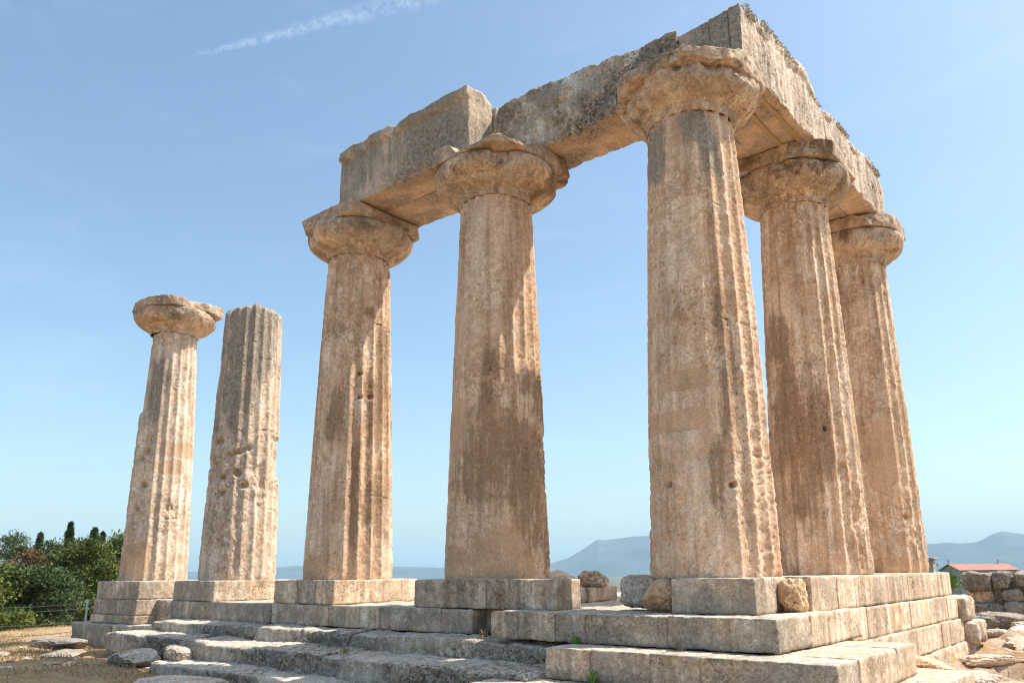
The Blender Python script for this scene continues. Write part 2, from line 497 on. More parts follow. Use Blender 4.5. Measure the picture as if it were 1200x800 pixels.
def mount_build(t):
    P = t.n('ShaderNodeTexCoord').outputs['Object']
    n = t.noise(P, .0016, 8, .62)
    col = t.mix(t.rng(n, .35, .7), (.025, .045, .055), (.075, .095, .095))  # scrub tones tinted bluish, part of the distant haze painted into the slopes
    return col, None, None


mo = mesh('mountains', np.stack([mx, my, mz], -1), grid_faces(len(azs), len(rs)), principled('hazy_mountain_scrub', mount_build, 1.0))
tag(mo, kind='structure')

# air: pale haze over the whole scene
HAZE = 6.5e-5
hv, hf = box_grid((-18600, -18600, -75), (18600, 18600, 720), 40000)
hz = mesh('haze', hv, hf, smooth=False)
hm = bpy.data.materials.new('haze'); hm.use_nodes = True
t = NT(hm.node_tree)
pv = t.n('ShaderNodeVolumePrincipled', inp={'Color': (.56, .80, 1.0, 1), 'Density': HAZE, 'Anisotropy': .0})
t.n('ShaderNodeOutputMaterial', inp={'Volume': pv.outputs[0]})
hz.data.materials.append(hm)
tag(hz, kind='stuff')

# ------------------------------------------------------------------ temple platform
plat = empty('temple_platform', (-4, 0, -1.55), 'stepped limestone temple platform under the columns, its steps worn round at one end', 'platform')
sd = [100]


def course(name, axis, a0, a1, face, back, z0, z1, mat, wmin=.8, wmax=1.35, rnd=.008, amp=.009, res=.038, chip=.75, jit=.016, cuts=None, pit=.006):
    """a row of ashlars. axis 'x': along x with the outer face at y=face; axis 'y': along y with the outer face at x=face"""
    if cuts is None:
        cuts = [a0]
        while cuts[-1] < a1 - wmax:
            cuts.append(cuts[-1] + rng.uniform(wmin, wmax))
        if a1 - cuts[-1] < .4:
            cuts[-1] = a1
        else:
            cuts.append(a1)
    for p, q in zip(cuts[:-1], cuts[1:]):
        sd[0] += 13
        j = rng.uniform(-jit, jit)
        gp = .0015
        zz = z1 + rng.uniform(-.008, .004)
        if axis == 'x':
            lo = (p + gp, min(face + j, back), z0 + .002); hi = (q - gp, max(face + j, back), zz)
        else:
            lo = (min(face + j, back), p + gp, z0 + .002); hi = (max(face + j, back), q - gp, zz)
        stone_block(name, lo, hi, mat, plat, res=res, rnd=rnd, amp=amp, chip=chip, seed=sd[0], pit=pit)


# filler core added to stop light leaking between the ashlars, its top is the floor between the column blocks
stone_block('foundation', (-16.9, -.55, -1.75), (.55, 8.0, -.44), M_STEP, plat, res=.16, rnd=.05, amp=.03, chip=0, seed=5)
# second course under the column blocks, front
course('step_block', 'x', -12.75, -3.62, -1.05, -.5, -.80, -.435, M_STEP, cuts=[-12.75, -11.9, -11.2, -10.1, -8.95, -8.1, -7.15, -6.65, -5.75, -4.95, -4.3, -3.66])
course('step_block', 'x', -3.66, -2.86, -.72, -.5, -.80, -.435, M_STEP, cuts=[-3.66, -2.86])
# front of the better kept steps near the corner
course('step_block', 'x', -2.50, 1.28, -1.48, -.5, -.79, -.425, M_STEP, cuts=[-2.86, -2.36, -1.75, -1.25, -.05, 1.28], pit=.012)
course('step_block', 'x', -1.47, 2.06, -2.02, -1.40, -1.17, -.795, M_STEP, cuts=[-1.47, -.8, .0, .62, 2.06], pit=.015)
course('step_block', 'x', -2.05, 2.50, -2.75, -1.95, -1.56, -1.172, M_STEP, cuts=[-2.05, -1.2, -.2, .9, 2.50], pit=.01)
# their returns along the flank
course('step_block', 'y', -.49, 1.36, 1.28, .55, -.80, -.422, M_WARM, cuts=[-.49, .35, 1.36])
course('step_block', 'y', -1.39, .80, 2.06, 1.18, -1.17, -.80, M_WARM, cuts=[-1.39, -.72, .03, .80], pit=.01)
course('step_block', 'y', -1.94, 1.60, 2.50, 1.7, -1.56, -1.172, M_WARM, cuts=[-1.94, -.9, .25, 1.60])
# flank wall of three courses
course('step_block', 'y', .06, 7.66, 1.11, -.95, -.44, 0.0, M_WARM, cuts=[.06, 1.0, 1.72, 2.5, 4.05, 4.5, 5.55, 7.66], amp=.005, rnd=.004, jit=.006, chip=.3)
course('step_block', 'y', 1.37, 7.85, 1.14, .5, -.885, -.446, M_WARM, cuts=[1.37, 2.05, 3.05, 4.35, 5.0, 6.1, 7.0, 7.85], amp=.005, rnd=.004, jit=.006, chip=.3)
course('step_block', 'y', .82, 8.0, 1.17, .5, -1.33, -.890, M_WARM, cuts=[.82, 2.4, 3.5, 4.9, 6.2, 7.1, 8.05], amp=.006, rnd=.004, jit=.006, chip=.3)
course('step_block', 'y', 1.62, 8.1, 1.22, .5, -1.75, -1.335, M_WARM, cuts=[1.62, 3.0, 4.6, 6.3, 8.2], amp=.02, rnd=.04)
# far end of the flank, stepped back stones
for k, (lo, hi) in enumerate([((.55, 7.88, -.95), (1.28, 8.75, -.48)), ((.6, 8.06, -1.38), (1.42, 9.0, -.955)), ((.55, 8.2, -1.75), (1.25, 8.95, -1.39))]):
    stone_block('step_block', lo, hi, M_STEP, plat, res=.05, rnd=.08, amp=.03, seed=700 + k)


# worn rock-cut steps along the front
def worn_step(x0, x1, y0, y1, z0, z1, seed, amp=.05, rnd=.05):
    def df(V, V0, nrm):
        e = fbm(np.stack([V0[:, 0], np.zeros(len(V0)), np.zeros(len(V0))], -1), .9, 4, seed + 50)
        e2 = fbm(np.stack([V0[:, 0], V0[:, 2] * 2, np.zeros(len(V0))], -1), .35, 4, seed + 60)
        f = sst(V0[:, 1], y1, y0)
        V = V.copy()
        V[:, 1] += f * (.07 * e + .04 * e2)
        V[:, 2] += sst(V0[:, 2], z0, z1) * (.02 * e2 - .03 * f * (1 + e))
        return V
    stone_block('worn_step', (x0, y0, z0), (x1, y1, z1), M_WORN, plat, res=.035, rnd=rnd, amp=.022, chip=.9, seed=seed, pit=.035, deform=df)


worn_step(-12.5, -8.6, -1.60, -.95, -1.15, -.79, 301)
worn_step(-8.58, -5.9, -1.55, -.95, -1.15, -.80, 302)
worn_step(-5.88, -1.2, -1.58, -.95, -1.30, -.81, 307)
worn_step(-13.4, -9.9, -2.22, -1.45, -1.42, -1.01, 303)
worn_step(-9.88, -5.6, -2.32, -1.45, -1.46, -1.04, 304)
worn_step(-5.58, -1.5, -2.38, -1.40, -1.46, -1.06, 308)
worn_step(-9.7, -6.4, -2.95, -2.15, -1.75, -1.36, 305)
worn_step(-6.38, -3.0, -3.0, -2.15, -1.75, -1.37, 309)
worn_step(-3.6, -1.4, -2.75, -2.1, -1.75, -1.30, 306)


# ------------------------------------------------------------------ blocks the columns stand on
def base_block(label, parts, mat_side=None):
    xs = [p[0][0] for p in parts] + [p[1][0] for p in parts]
    root = empty('base_block', ((min(xs) + max(xs)) / 2, 0, -.432), label, 'stone block', 'limestone base blocks under the front columns')
    for k, (lo, hi, m) in enumerate(parts):
        sd[0] += 17
        stone_block('slab', lo, hi, m, root, res=.035, rnd=.006, amp=.007, chip=.5, seed=sd[0], pit=.008)
    return root


base_block('base block under the rearmost capped column, standing alone at the end of the platform',
           [((-16.9, -1.0, -.43), (-14.62, 1.0, 0.0), M_STEP), ((-16.95, -1.03, -.80), (-14.60, 1.0, -.436), M_STEP), ((-17.0, -1.06, -1.0), (-14.58, 1.0, -.806), M_STEP)])
base_block('base block with an orange stained sunlit end under the broken column without capital',
           [((-12.9, -1.0, -.43), (-11.95, .98, 0.0), M_STEP), ((-11.94, -1.0, -.43), (-11.48, .98, -.002), M_STEP), ((-11.47, -1.01, -.43), (-11.17, 1.0, 0.0), M_WARM)])
base_block('base block with cream sunlit end under the slender column carrying the beam end',
           [((-8.95, -1.0, -.43), (-8.2, .98, 0.0), M_STEP), ((-8.19, -.99, -.43), (-7.62, .98, -.001), M_STEP), ((-7.61, -1.0, -.43), (-7.08, 1.0, 0.0), M_WARM)])
base_block('long grey base block under the brown stained column, overhanging a dark niche',
           [((-4.97, -1.0, -.43), (-3.4, 1.0, 0.0), M_STEP), ((-3.39, -1.0, -.43), (-2.66, -.35, -.001), M_STEP), ((-2.65, -1.0, -.43), (-2.06, -.43, -.004), M_STEP)])
base_block('short dark fronted base block under the thick corner column',
           [((-.23, -1.05, -.42), (.86, -.42, 0.0), M_STEP), ((-.95, -.41, -.42), (.80, .05, -.002), M_WARM)])

# ground level stones at the far end of the platform
for k, (lo, hi) in enumerate([((-17.6, -1.25, -1.6), (-15.4, .6, -1.012), ), ((-15.39, -1.2, -1.6), (-13.2, .6, -1.01))]):
    stone_block('step_block', lo, hi, M_STEP, plat, res=.05, rnd=.06, amp=.02, seed=760 + k)

# ------------------------------------------------------------------ columns
H_SH = 6.54
COLS = [  # x, y, base radius, neck radius, direction facing the viewer in degrees, wear tables (u across the visible face, z, widths)
    (-16.012, 0, .824, .602, -25.3),
    (-11.993, 0, .850, .650, -30.4),
    (-7.986, 0, .871, .650, -37.7),
    (-4.055, 0, .886, .655, -48.2),
    (-.135, 0, .895, .650, -63.6),
    (0, 3.75, .800, .610, -70.8),
    (0, 7.425, .800, .605, -74.6)]
WEAR = {
    0: dict(P=[(.35, 3.37, .71, .21), (.28, 2.85, .5, .18), (-.6, .5, .4, .5)], E=[(.25, 1.44, .52, .63)], H=[(-.53, 3.62, .13, .09), (-.63, 3.31, .14, .1), (-.8, 3.09, .12, .09), (-.61, 2.4, .15, .11), (-.73, 1.77, .08, .06)], G=[(-.5, 5.0, .4, .9)]),
    1: dict(G=[(-.2, 5.7, .95, 1.5), (-.45, 4.2, .6, .9), (.4, 6.2, .6, .6)], E=[(-.13, 2.23, .77, .9)], F=[(-.54, .54, .38, .78)],
            H=[(-.88, 2.55, .13, .1), (-.8, 3.09, .11, .08), (-.59, 1.91, .13, .1), (-.61, 2.27, .1, .08), (-.19, 2.36, .15, .1), (.02, 2.08, .13, .1),
               (-.48, 2.77, .12, .08), (-.33, 2.81, .12, .08), (-.19, 2.84, .12, .08), (-.05, 2.88, .12, .08), (.08, 2.93, .12, .09)]),
    2: dict(P=[(-.7, .17, .35, .3), (.54, 2.77, .11, .12)], S=[(.6, 1.42, .29, .85), (.12, 1.56, .14, 1.2), (.57, 3.27, .28, .87), (.8, 4.38, .2, 1.06), (-.5, 3.24, .25, .6), (.33, 5.29, .21, .14)],
            F=[(-.82, 2.59, .62, 2.77)], H=[(.13, 3.98, .07, .05), (.15, 3.5, .07, .05), (.43, 3.52, .07, .05)]),
    3: dict(P=[(.1, 2.5, .4, .22), (.03, .25, .55, .5), (-.76, .18, .32, .28), (-.83, 2.39, .18, .44)],
            S=[(.13, 1.97, .72, .87), (-.2, 2.82, .24, .44), (.73, 1.45, .31, 1.01), (-.05, 3.39, .27, .27), (.95, 2.99, .19, .44), (-.48, 1.57, .35, .58), (.68, 3.15, .23, .21)],
            E=[(.3, 1.56, .79, 1.01)], F=[(-.35, 5.3, .78, 1.2), (-.48, 1.57, .87, 1.88), (.29, 1.02, .68, .86), (-.83, 3.48, .59, .89)]),
    4: dict(P=[(-.38, 2.54, .5, .13), (-.41, 2.02, .48, .15)], S=[(.44, 2.88, .12, .48), (.36, 2.24, .13, .6), (.10, 1.24, .12, .5), (.37, 3.24, .14, .49)],
            G=[(-.8, 6.07, .28, .51), (.09, 6.33, .37, .32), (.39, 5.85, .2, .4)], E=[(-.46, .82, .83, .7), (.8, 1.2, .3, 1.2)], F=[(-.52, 3.11, .70, 4.2)],
            H=[(.34, 1.15, .06, .05), (-.66, 1.2, .04, .04)]),
    5: dict(P=[(-.15, 1.99, .17, .13)], S=[(-.48, 2.9, .48, .76), (-.21, 1.57, .4, .74), (-.6, 3.99, .28, .46), (-.35, 2.15, .5, .6), (.18, 2.41, .3, .9)], F=[(-.35, 3.94, .62, 4.61)], H=[(.31, 2.38, .04, .03)], E=[(.75, 1.0, .3, .9)]),
    6: dict(P=[(.16, 2.38, .35, .76), (.2, .1, .85, .24), (-.08, 2.66, .25, .18)], E=[(.45, 1.01, .58, .71)], F=[(.1, 3.81, .6, 4.59)], H=[(.63, 1.09, .09, .07)]),
}
LABELS = [
    'weathered fluted column with its own capital, standing free at the far end of the row',
    'broken topless fluted column without a capital, next to the free standing capped one',
    'slender fluted column with dark brown streaks that carries the outer end of the shaded beam',
    'brown stained column with a smooth plastered neck, standing where the two front beams meet',
    'thickest column at the temple corner, its front smoothed and orange patched, sunlit flutes on one edge',
    'middle column of the short side, dark damp stain on its shaded face below the barred beam',
    'last column of the short side with orange repairs at its foot and middle, standing nearest the red roof']
PHASE = [.35, .55, .5, .5, .35, .5, .4]


def wear_fields(i, th, z):
    """masks over the shaft: th angle, z height"""
    a0 = math.radians(COLS[i][4])
    dth = (th - a0 + np.pi) % (2 * np.pi) - np.pi
    u = np.where(np.abs(dth) < np.pi / 2, np.sin(dth), np.sign(dth) * (2 - np.abs(np.sin(dth))))
    out = {}
    CP = np.stack([np.cos(th) * .8 + i * 5.3, np.sin(th) * .8, z], -1)
    for q, k in enumerate('PSGEF'):
        m = np.zeros(len(th))
        nd = .38 * fbm(CP, .45, 4, 3000 + q * 9 + i, .6)
        for (cu, cz, su, sz) in WEAR[i].get(k, []):
            d = (np.abs((u - cu) / su) ** 2.6 + np.abs((z - cz) / sz) ** 2.6) ** (1 / 2.6) + nd
            m = np.maximum(m, sst(d, 1.7, .15) if k in 'SG' else sst(d, 1.12, .92) if k == 'P' else sst(d, 1.25, .75))
        out[k] = np.minimum(1, m * 1.25)
    hole = np.zeros(len(th))
    for (cu, cz, su, sz) in WEAR[i].get('H', []):
        d = np.hypot((u - cu) / max(su, .05), (z - cz) / max(sz, .045))
        hole = np.maximum(hole, sst(d, 1.15, .45))
    out['H'] = hole
    out['u'] = u
    return out


def make_shaft(i, root, nz, per):
    x, y, rb, rt_, _ = COLS[i]
    nth = 20 * per
    top = H_SH + (.02 if i != 1 else -.20)
    zs = np.linspace(0, top, nz)
    TH, Z = np.meshgrid(np.arange(nth) / nth * 2 * np.pi, zs, indexing='xy')
    th = TH.ravel(); z = Z.ravel()
    Rr = rb + (rt_ - rb) * z / H_SH + .012 * np.sin(np.pi * np.clip(z / H_SH, 0, 1))
    cyl = np.stack([np.cos(th) * .75 + x * 3.1, np.sin(th) * .75 + y * 2.7, z], -1)
    wf = wear_fields(i, th, z)
    tt = (th * 20 / (2 * np.pi) + PHASE[i]) % 1.0
    big = fbm(cyl, (.9, .9, 1.3), 4, 50 + i)
    mid_ = fbm(cyl, .25, 3, 150 + i)
    fine = fbm(cyl, .06, 3, 250 + i)
    fill = np.clip(wf['F'] * (.72 + .25 * big) * {2: .3, 3: .88, 4: .75, 5: .5, 6: .5}.get(i, 1.0), 0, .80)
    depth = .070 * Rr / .87 * (1 - fill)
    r = Rr - depth * (1 - (2 * tt - 1) ** 2) - .018 * fill
    ar = np.exp(-(np.minimum(tt, 1 - tt) / .10) ** 2)
    chipn = fbm(cyl, (.14, .14, .11), 4, 350 + i, .65)
    r -= ar * (1 - fill) * (.003 + .020 * sst(chipn, .15, .95) + .015 * sst(big, .3, .8))
    scar = sst(fbm(cyl, (.55, .55, .8), 4, 450 + i), .62, .82) * (.25 + .75 * wf['E'])
    smooth = 1 - .75 * np.maximum(wf['P'], wf['F'] * .55)
    r -= .05 * scar * smooth
    r -= wf['E'] * (.016 + .035 * (mid_ * .6 + .4 * fine))
    r += smooth * (.0045 * mid_ + .0055 * fine) * (1 + .5 * wf['E'])
    pitn = sst(fbm(cyl, .045, 2, 550 + i), .42, .85)
    r -= .016 * pitn * smooth * (.35 + .65 * np.clip(wf['E'] + .5 * sst(big, -.1, .6), 0, 1))
    r -= .12 * wf['H']
    # drum joints
    for zj in ((1.55, 3.35, 5.05) if i < 5 else (1.8, 3.9)):
        zz = zj + .02 * np.sin(th * 3 + i)
        r -= .020 * np.exp(-((z - zz) / .013) ** 2) * smooth * sst(mid_, -.3, .3)
    # foot erosion
    foot = np.exp(-z / .06)
    r -= foot * (.02 + .03 * sst(mid_, -.2, .8)) * (1.0 if i == 4 else .6)
    if i == 0:
        r -= .07 * sst(wf['u'], -.55, -.8) * sst(z, 4.3, 4.45)
    if i == 1:
        r -= .05 * sst(wf['u'], .7, .85) * sst(z, 3.3, 3.2) * sst(z, 2.2, 2.5)
    zt = z.copy()
    if i == 1:                                          # broken crown
        jag = .07 * np.round(2.2 * vn(np.stack([np.cos(th) * 2.2, np.sin(th) * 2.2, np.zeros_like(th)], -1), 5)) / 2.2 + .03 * fine
        zt = z + sst(z, top - .8, top) * jag
        r -= .05 * sst(z, top - .08, top)
    V = np.stack([np.cos(th) * r, np.sin(th) * r, zt], -1)
    F = grid_faces(nth, nz, True)
    # caps as rings towards the axis
    ringv = []; ringf = []; base = len(V)
    lastring = np.arange(nth) + (nz - 1) * nth
    prev = lastring
    for k, f in enumerate((.8, .5, .2, .02)):
        src = V[lastring]
        ring = np.stack([src[:, 0] * f, src[:, 1] * f, np.full(nth, src[:, 2].mean()) + (.05 * fbm(src * f, .2, 3, 60 + k) if i == 1 else 0)], -1)
        ringv.append(ring)
        cur = base + np.arange(nth) + k * nth
        ringf.append(np.stack([prev, np.roll(prev, -1), np.roll(cur, -1), cur], -1))
        prev = cur
    V = np.concatenate([V] + ringv); F = np.concatenate([F] + ringf)
    at = np.zeros((len(V), 4)); at[:, 3] = 1
    n0 = len(th)
    at[:n0, 0] = wf['P']
    at[:n0, 1] = np.clip(wf['S'] + .5 * wf['H'] , 0, 1)  # holes also go darker through this channel
    at[:n0, 2] = wf['G']
    if i == 1:
        at[n0:, 2] = .7
    return mesh('shaft', V, F, {0: M_COL_PALE, 1: M_COL_PALE, 3: M_COL_WARM, 4: M_COL_WARM}.get(i, M_COL), root, attr=at)


def fracture(V, i, cx, cy, R, n, lo=.95, hi=1.03, corners=False):
    """break flat facets off the rim with random steep planes"""
    r2 = np.random.default_rng(4000 + i * 31 + int(corners))
    V = V.copy()
    angs = [math.radians(45 + 90 * q) + r2.uniform(-.22, .22) for q in range(4)] if corners else []
    angs += [r2.uniform(0, 6.28) for _ in range(n)]
    if corners and i in (0, 2):
        angs[2] = math.radians(232)
    for q, a in enumerate(angs):
        tilt = r2.uniform(-.35, .35)
        nv = np.array([math.cos(a), math.sin(a), tilt]); nv /= np.linalg.norm(nv)
        off = R * (r2.uniform(1.0, 1.14) if corners and q < 4 else r2.uniform(lo, hi))
        if corners and q == 2 and i in (0, 2):
            off = R * .97
        e = (V - np.array([cx, cy, 7.15])) @ nv - off
        e = e + .02 * fbm(V, .16, 3, 90 + q + i)
        V = V - np.outer(np.maximum(e, 0) * .92, nv)
    return V


def make_capital(i, root):
    x, y, rb, rt_, face = COLS[i]
    rough = {4: 2.0, 0: 1.5, 2: 1.3}.get(i, 1.0)
    Re = 1.14 if i not in (5, 6) else 1.09
    Re = {0: 1.06, 2: 1.10, 3: 1.12, 4: 1.03, 5: 1.04, 6: 1.02}[i]
    # echinus: annulets, then the wide archaic cushion
    dR = Re - rt_
    prof = [(rt_ - .02, 0), (rt_ + .012, .012), (rt_ + .016, .04), (rt_ + .008, .048), (rt_ + .028, .062), (rt_ + .032, .085), (rt_ + .024, .093), (rt_ + .05, .115), (rt_ + dR * .26, .150), (rt_ + dR * .52, .205), (rt_ + dR * .76, .280),
            (rt_ + dR * .91, .360), (rt_ + dR * .98, .44), (Re, .51), (Re - .006, .565), (Re - .03, .605), (Re - .08, .625), (Re - .25, .63), (.3, .63), (.02, .63)]
    p = np.array(prof)
    s = np.concatenate([[0], np.cumsum(np.hypot(*np.diff(p, axis=0).T))])
    ss = np.linspace(0, s[-1], 90)
    pr = np.interp(ss, s, p[:, 0]); pz = np.interp(ss, s, p[:, 1])
    nth = 260
    TH, K = np.meshgrid(np.arange(nth) / nth * 2 * np.pi, np.arange(90), indexing='xy')
    th = TH.ravel(); k = K.ravel()
    r = pr[k]; z = pz[k] + H_SH
    P = np.stack([np.cos(th) * r + x, np.sin(th) * r + y, z], -1)
    n1 = fbm(P, .45, 4, 600 + i); n2 = fbm(P, .09, 3, 650 + i)
    out = sst(r, rt_, rt_ + .15)
    dr = rough * (.022 * n1 * out + .008 * n2)
    edge = sst(z, H_SH + .30, H_SH + .5) * sst(r, .6, .9)
    dr -= .10 * edge * sst(fbm(P, .6, 3, 680 + i), .42, .62)
    if i == 4:
        dr += .05 * out * n1 - .03 * out
    r = np.maximum(r + dr, .01)
    V = np.stack([np.cos(th) * r, np.sin(th) * r, z + .01 * rough * n1 * out], -1)
    V = fracture(V, i, 0, 0, Re, 3 if i != 4 else 6)
    mesh('echinus', V, grid_faces(nth, 90, True), M_CAP, root)
    # abacus
    hw = Re - {0: .08, 2: .16, 4: .0}.get(i, .04)
    cr = {0: .55, 1: 1, 2: .9, 3: 1.0, 4: 1.6, 5: 1.1, 6: 1.3}[i]

    def df(V, V0, nrm):
        V = V.copy()
        d = np.abs(V0[:, 0] - x) + np.abs(V0[:, 1] - y)
        corner = sst(d, hw * 1.42, hw * 2.0)
        nn_ = fbm(V0, .5, 3, 720 + i)
        f = 1.0
        V[:, 0] = x + (V[:, 0] - x) * f
        V[:, 1] = y + (V[:, 1] - y) * f
        # broken upper edge
        rr = np.maximum(np.abs(V0[:, 0] - x), np.abs(V0[:, 1] - y))
        br = sst(fbm(V0 * np.array([1, 1, .3]), .6, 3, 740 + i), .0, .7) * sst(rr, hw * .72, hw)
        V[:, 2] -= br * .05 * cr * sst(V0[:, 2], H_SH + .75, H_SH + .9)
        V = fracture(V, i, x, y, Re, 2, .96, 1.04, True)
        if i in (3, 4):                                  # laid bare in front where the front slab is gone
            ex = sst(V0[:, 1] - y, .0, -.7) * sst(V0[:, 2], H_SH + .66, 7.45) * (sst(V0[:, 0], -4.25, -4.0) if i == 3 else 1.0)
            V[:, 2] -= ex * (.20 + .06 * nn_)
        return V
    zt = 7.45 if i else 7.40
    o = stone_block('abacus', (x - hw, y - hw, H_SH + (.622 if i != 4 else .50)), (x + hw, y + hw, zt), M_CAP, None, res=.03, rnd=.015 if i != 4 else .09, amp=.014 * rough, chip=.9, seed=800 + i * 11, deform=df, origin=(x, y, 0), pit=.012)
    o.parent = root
    o.location = (0, 0, 0)


for i in range(7):
    x, y = COLS[i][:2]
    root = empty('stone_column', (x, y, 0), LABELS[i], 'column', 'standing limestone temple columns')
    make_shaft(i, root, {0: 300, 1: 300, 2: 330, 3: 360, 4: 400, 5: 330, 6: 300}[i], {0: 12, 1: 12, 2: 14, 3: 14, 4: 16, 5: 14, 6: 12}[i])
    if i != 1:
        make_capital(i, root)

# ------------------------------------------------------------------ architrave
Z0 = 7.452


def arc_attr(fn):
    def f(V, nrm):
        a = np.zeros((len(V), 4)); a[:, 3] = 1
        fn(V, nrm, a)
        return a
    return f


# beam with the moulded crown between the slender and the brown stained column: front and back slab
root = empty('architrave_beam', (-5.95, 0, Z0), 'smooth grey fronted beam with a moulded top edge over the left opening, broken end in the sun', 'stone beam', 'stone beams on the columns')


def df_a(V, V0, nrm):
    V = V.copy()
    crown = sst(V0[:, 2], 8.50, 8.535) * sst(V0[:, 1], -.55, -.70)
    keep = sst(fbm(V0 * np.array([1, 0, .5]), .45, 4, 901), -.9, -.1)
    V[:, 1] -= crown * (.005 + .075 * keep)
    rag = fbm(V0 * np.array([1, 1, 0]), .35, 4, 905)
    V[:, 2] += sst(V0[:, 2], 8.45, 8.7) * .035 * rag
    V[:, 0] += sst(V0[:, 0], -4.3, -4.08) * (.04 * fbm(V0, .4, 3, 909) - .06 * sst(V0[:, 1], -.6, .1))
    lowfront = sst(V0[:, 1], -.62, -.72) * sst(V0[:, 2], Z0 + .10, Z0)
    V[:, 1] += lowfront * .05 * sst(V0[:, 0], -6.8, -5.4)
    return V


def at_a(V, nrm, a):
    f = sst(-nrm[:, 1], .5, .9)
    a[:, 2] = f * np.clip(1.15 * np.exp(-((V[:, 0] + 5.2) / 1.1) ** 2) + .7 * np.exp(-((V[:, 0] + 7.0) / .5) ** 2), 0, 1) * sst(V[:, 2], 7.5, 7.9)
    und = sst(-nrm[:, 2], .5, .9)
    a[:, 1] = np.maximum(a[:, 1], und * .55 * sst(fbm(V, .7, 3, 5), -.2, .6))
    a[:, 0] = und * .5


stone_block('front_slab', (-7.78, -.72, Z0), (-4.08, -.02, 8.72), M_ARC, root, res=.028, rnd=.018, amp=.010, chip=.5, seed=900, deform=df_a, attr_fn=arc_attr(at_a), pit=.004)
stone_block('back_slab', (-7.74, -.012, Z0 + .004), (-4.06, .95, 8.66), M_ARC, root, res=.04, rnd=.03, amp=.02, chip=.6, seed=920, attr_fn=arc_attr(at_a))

root = empty('architrave_beam', (-2.1, .5, Z0), 'deeply pitted grey beam whose front slab is gone, over the opening beside the corner column', 'stone beam', 'stone beams on the columns')


def df_b(V, V0, nrm):
    V = V.copy()
    tops = np.interp(V0[:, 0], [-4.1, -3.4, -2.9, -1.8, -1.2, -.65, -.3], [-.02, -.03, 0, -.10, -.17, -.19, -.22])
    rag = fbm(V0 * np.array([1, 1, 0]), .4, 4, 935)
    V[:, 2] += sst(V0[:, 2], 7.9, 8.66) * (tops + .04 * rag)
    fr = sst(V0[:, 1], .5, .05)
    V[:, 1] += fr * (.05 * fbm(V0, .5, 3, 937) + .08 * sst(V0[:, 2], 8.3, 8.66) * sst(rag, -.3, .6) * sst(V0[:, 0], -.5, -1.2) - .02)
    V[:, 1] += fr * .03 * sst(V0[:, 2], Z0 + .10, Z0) * (1 + fbm(V0, .3, 2, 939))
    und = sst(-nrm[:, 2], .3, .8)
    V[:, 2] = V[:, 2] * (1 - .7 * und) + V0[:, 2] * .7 * und
    return V


def at_b(V, nrm, a):
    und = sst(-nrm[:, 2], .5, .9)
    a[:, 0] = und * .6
    a[:, 2] = (1 - und) * .95 * sst(fbm(V, .7, 4, 15), -.15, .35)


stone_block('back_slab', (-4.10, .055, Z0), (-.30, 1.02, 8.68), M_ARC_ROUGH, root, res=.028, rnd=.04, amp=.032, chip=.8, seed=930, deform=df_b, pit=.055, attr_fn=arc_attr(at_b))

# flank beam from the corner: three slabs side by side with two bars let into the underside
root = empty('architrave_beam', (0, 1.8, Z0), 'sunlit corner beam with two yellow bars under it, ragged growth along its top', 'stone beam', 'stone beams on the columns')


def df_c(tops_y, tops_z):
    def df(V, V0, nrm):
        V = V.copy()
        dz = np.interp(V0[:, 1], tops_y, tops_z)
        rag = fbm(V0 * np.array([1, 1, 0]), .28, 4, 945)
        V[:, 2] += sst(V0[:, 2], 8.0, 8.6) * (dz + .045 * rag)
        fr = sst(V0[:, 0], .45, .74)
        groove = fbm(np.stack([V0[:, 0], V0[:, 1], V0[:, 2] * .18], -1), .22, 4, 947)
        V[:, 0] += fr * (.03 * groove - .05 * sst(V0[:, 2], 8.1, 8.6) * sst(fbm(V0 * np.array([0, 1, 0]), .5, 3, 948), -.1, .7))
        V[:, 0] += fr * .045 * sst(V0[:, 2], 8.38, 8.44) * sst(fbm(V0 * np.array([0, 1, 0]), .5, 3, 951), -.05, .3)
        fe = sst(V0[:, 1], .5, .06)
        V[:, 1] += fe * .03 * fbm(V0, .45, 3, 953)
        return V
    return df


def at_c(V, nrm, a):
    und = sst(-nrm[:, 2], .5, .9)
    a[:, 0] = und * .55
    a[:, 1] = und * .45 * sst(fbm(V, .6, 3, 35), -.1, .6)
    fe = sst(-nrm[:, 1], .4, .9)
    a[:, 2] = np.maximum(fe * 1.25 * sst(V[:, 0], -.3, .3), sst(nrm[:, 0], .5, .9) * .35 * sst(fbm(V * np.array([1, 1, .4]), .5, 3, 37), .2, .8))


dC = df_c([0, .25, .7, .86, 2.7, 2.9, 3.8], [-.17, -.13, .0, -.04, .10, .05, -.06])
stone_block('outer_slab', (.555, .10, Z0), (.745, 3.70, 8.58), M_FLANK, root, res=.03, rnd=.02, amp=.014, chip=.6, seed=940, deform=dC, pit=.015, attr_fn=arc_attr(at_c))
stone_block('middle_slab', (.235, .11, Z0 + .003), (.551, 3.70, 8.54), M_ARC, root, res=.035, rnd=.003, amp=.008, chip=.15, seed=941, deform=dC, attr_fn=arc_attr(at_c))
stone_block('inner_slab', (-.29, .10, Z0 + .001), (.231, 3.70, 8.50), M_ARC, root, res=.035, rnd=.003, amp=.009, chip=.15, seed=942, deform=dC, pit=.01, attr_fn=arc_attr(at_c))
stone_block('back_slab', (-.92, 1.03, Z0 + .004), (-.295, 3.70, 8.45), M_ARC, root, res=.05, rnd=.02, amp=.012, chip=.3, seed=943, attr_fn=arc_attr(at_c))
